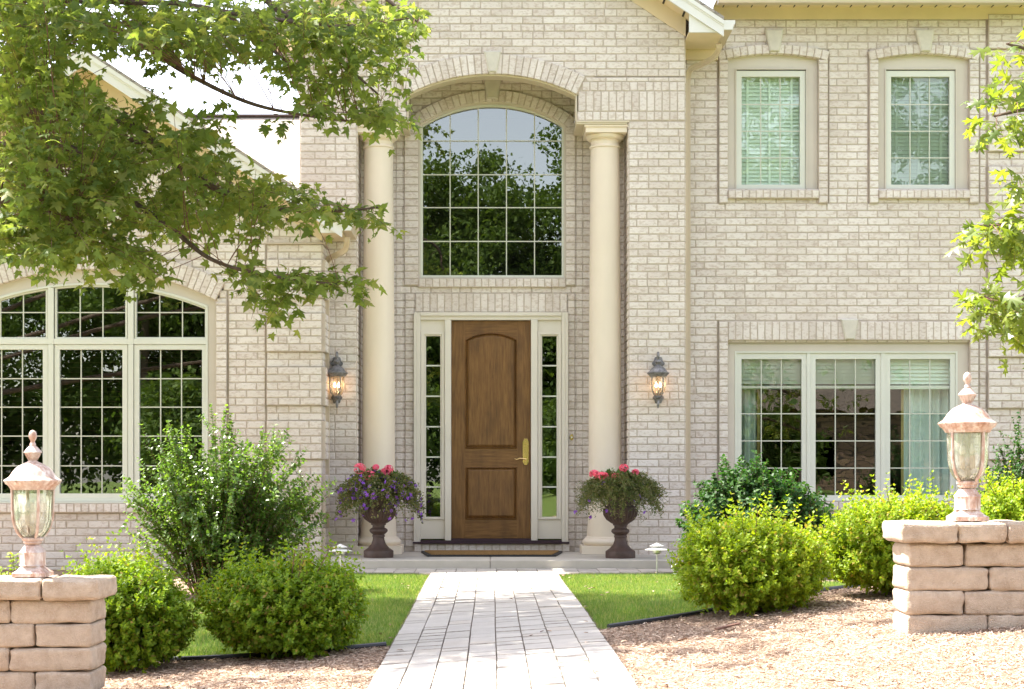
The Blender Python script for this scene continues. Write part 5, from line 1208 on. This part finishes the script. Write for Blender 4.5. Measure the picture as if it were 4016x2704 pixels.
def mat_ash():
    m,nt=newmat('brown_field_stone'); b=nd(nt,'ShaderNodeTexBrick'); sx=nd(nt,'ShaderNodeSeparateXYZ'); cb=nd(nt,'ShaderNodeCombineXYZ'); tc=nd(nt,'ShaderNodeTexCoord')
    nt.links.new(tc.outputs['Object'],sx.inputs[0]); nt.links.new(sx.outputs[0],cb.inputs[0]); nt.links.new(sx.outputs[2],cb.inputs[1]); nt.links.new(cb.outputs[0],b.inputs['Vector'])
    b.inputs['Scale'].default_value=1; b.inputs['Brick Width'].default_value=.6; b.inputs['Row Height'].default_value=.2; b.inputs['Mortar Size'].default_value=.02
    b.inputs['Color1'].default_value=(.34,.22,.15,1); b.inputs['Color2'].default_value=(.24,.15,.11,1); b.inputs['Mortar'].default_value=(.07,.05,.04,1); principled(nt,b.outputs[0],.9); return m
m=MB(); m.box(9.5,17.5,-26,-20,0,3.2); nw=m.build('wall',mat_ash(),nb)
m=MB(); m.add([(9,-19.6,3.1),(18,-19.6,3.1),(18,-23,6.0),(9,-23,6.0),(9,-26.4,3.1),(18,-26.4,3.1)],[(0,1,2,3),(3,2,5,4),(0,3,4),(1,5,2)]); m.build('roof',mat_shingle('brown_shingles',(.12,.075,.055)),nb)
for xx in (10.6,15.4):
    m=MB(); m.box(xx,xx+1.2,-20.03,-20.0,.9,2.2); m.build('window',M['dark'],nb)
# ================================================================= light, sky, camera
el,azb=math.radians(58),math.radians(24)
sd=Vector((-math.cos(el)*math.cos(azb),math.cos(el)*math.sin(azb),math.sin(el)))
su=bpy.data.lights.new('sun','SUN'); su.energy=4.8; su.angle=math.radians(.5); su.color=(1,.95,.86); so=bpy.data.objects.new('sun',su); C.objects.link(so); so.rotation_euler=(-sd).to_track_quat('-Z','Y').to_euler()
wd=bpy.data.worlds.new('World'); sc.world=wd; wd.use_nodes=True; nt=wd.node_tree; nt.nodes.clear()
sk=nd(nt,'ShaderNodeTexSky',sky_type='NISHITA'); sk.sun_disc=False; sk.sun_elevation=el; sk.sun_rotation=math.atan2(sd.x,sd.y); sk.air_density=1.; sk.dust_density=1.5
hs=nd(nt,'ShaderNodeHueSaturation'); hs.inputs['Saturation'].default_value=.55; nt.links.new(sk.outputs[0],hs.inputs['Color'])
tint=mix(nt,1.,hs.outputs[0],(1.07,.99,.955),'MULTIPLY')
bg=nd(nt,'ShaderNodeBackground'); bg.inputs[1].default_value=.15; nt.links.new(tint,bg.inputs[0]); wo_=nd(nt,'ShaderNodeOutputWorld'); nt.links.new(bg.outputs[0],wo_.inputs[0])
cam=bpy.data.cameras.new('camera'); cam.sensor_width=36; cam.lens=36*F/2329; cam.shift_x=(1164.5-CX)/2329; cam.shift_y=(HY-784)/2329; cam.clip_end=600
co=bpy.data.objects.new('camera',cam); C.objects.link(co); co.location=(0,0,CZ); co.rotation_euler=(math.radians(90),0,0); sc.camera=co
vs=sc.view_settings; vs.view_transform='Standard'; vs.look='None'; vs.gamma=1; vs.exposure=2.05; vs.use_curve_mapping=False
sc.cycles.max_bounces=8; sc.cycles.transparent_max_bounces=12; sc.cycles.use_denoising=True; sc.cycles.caustics_reflective=False; sc.cycles.caustics_refractive=False
sc.cycles.sample_clamp_indirect=6
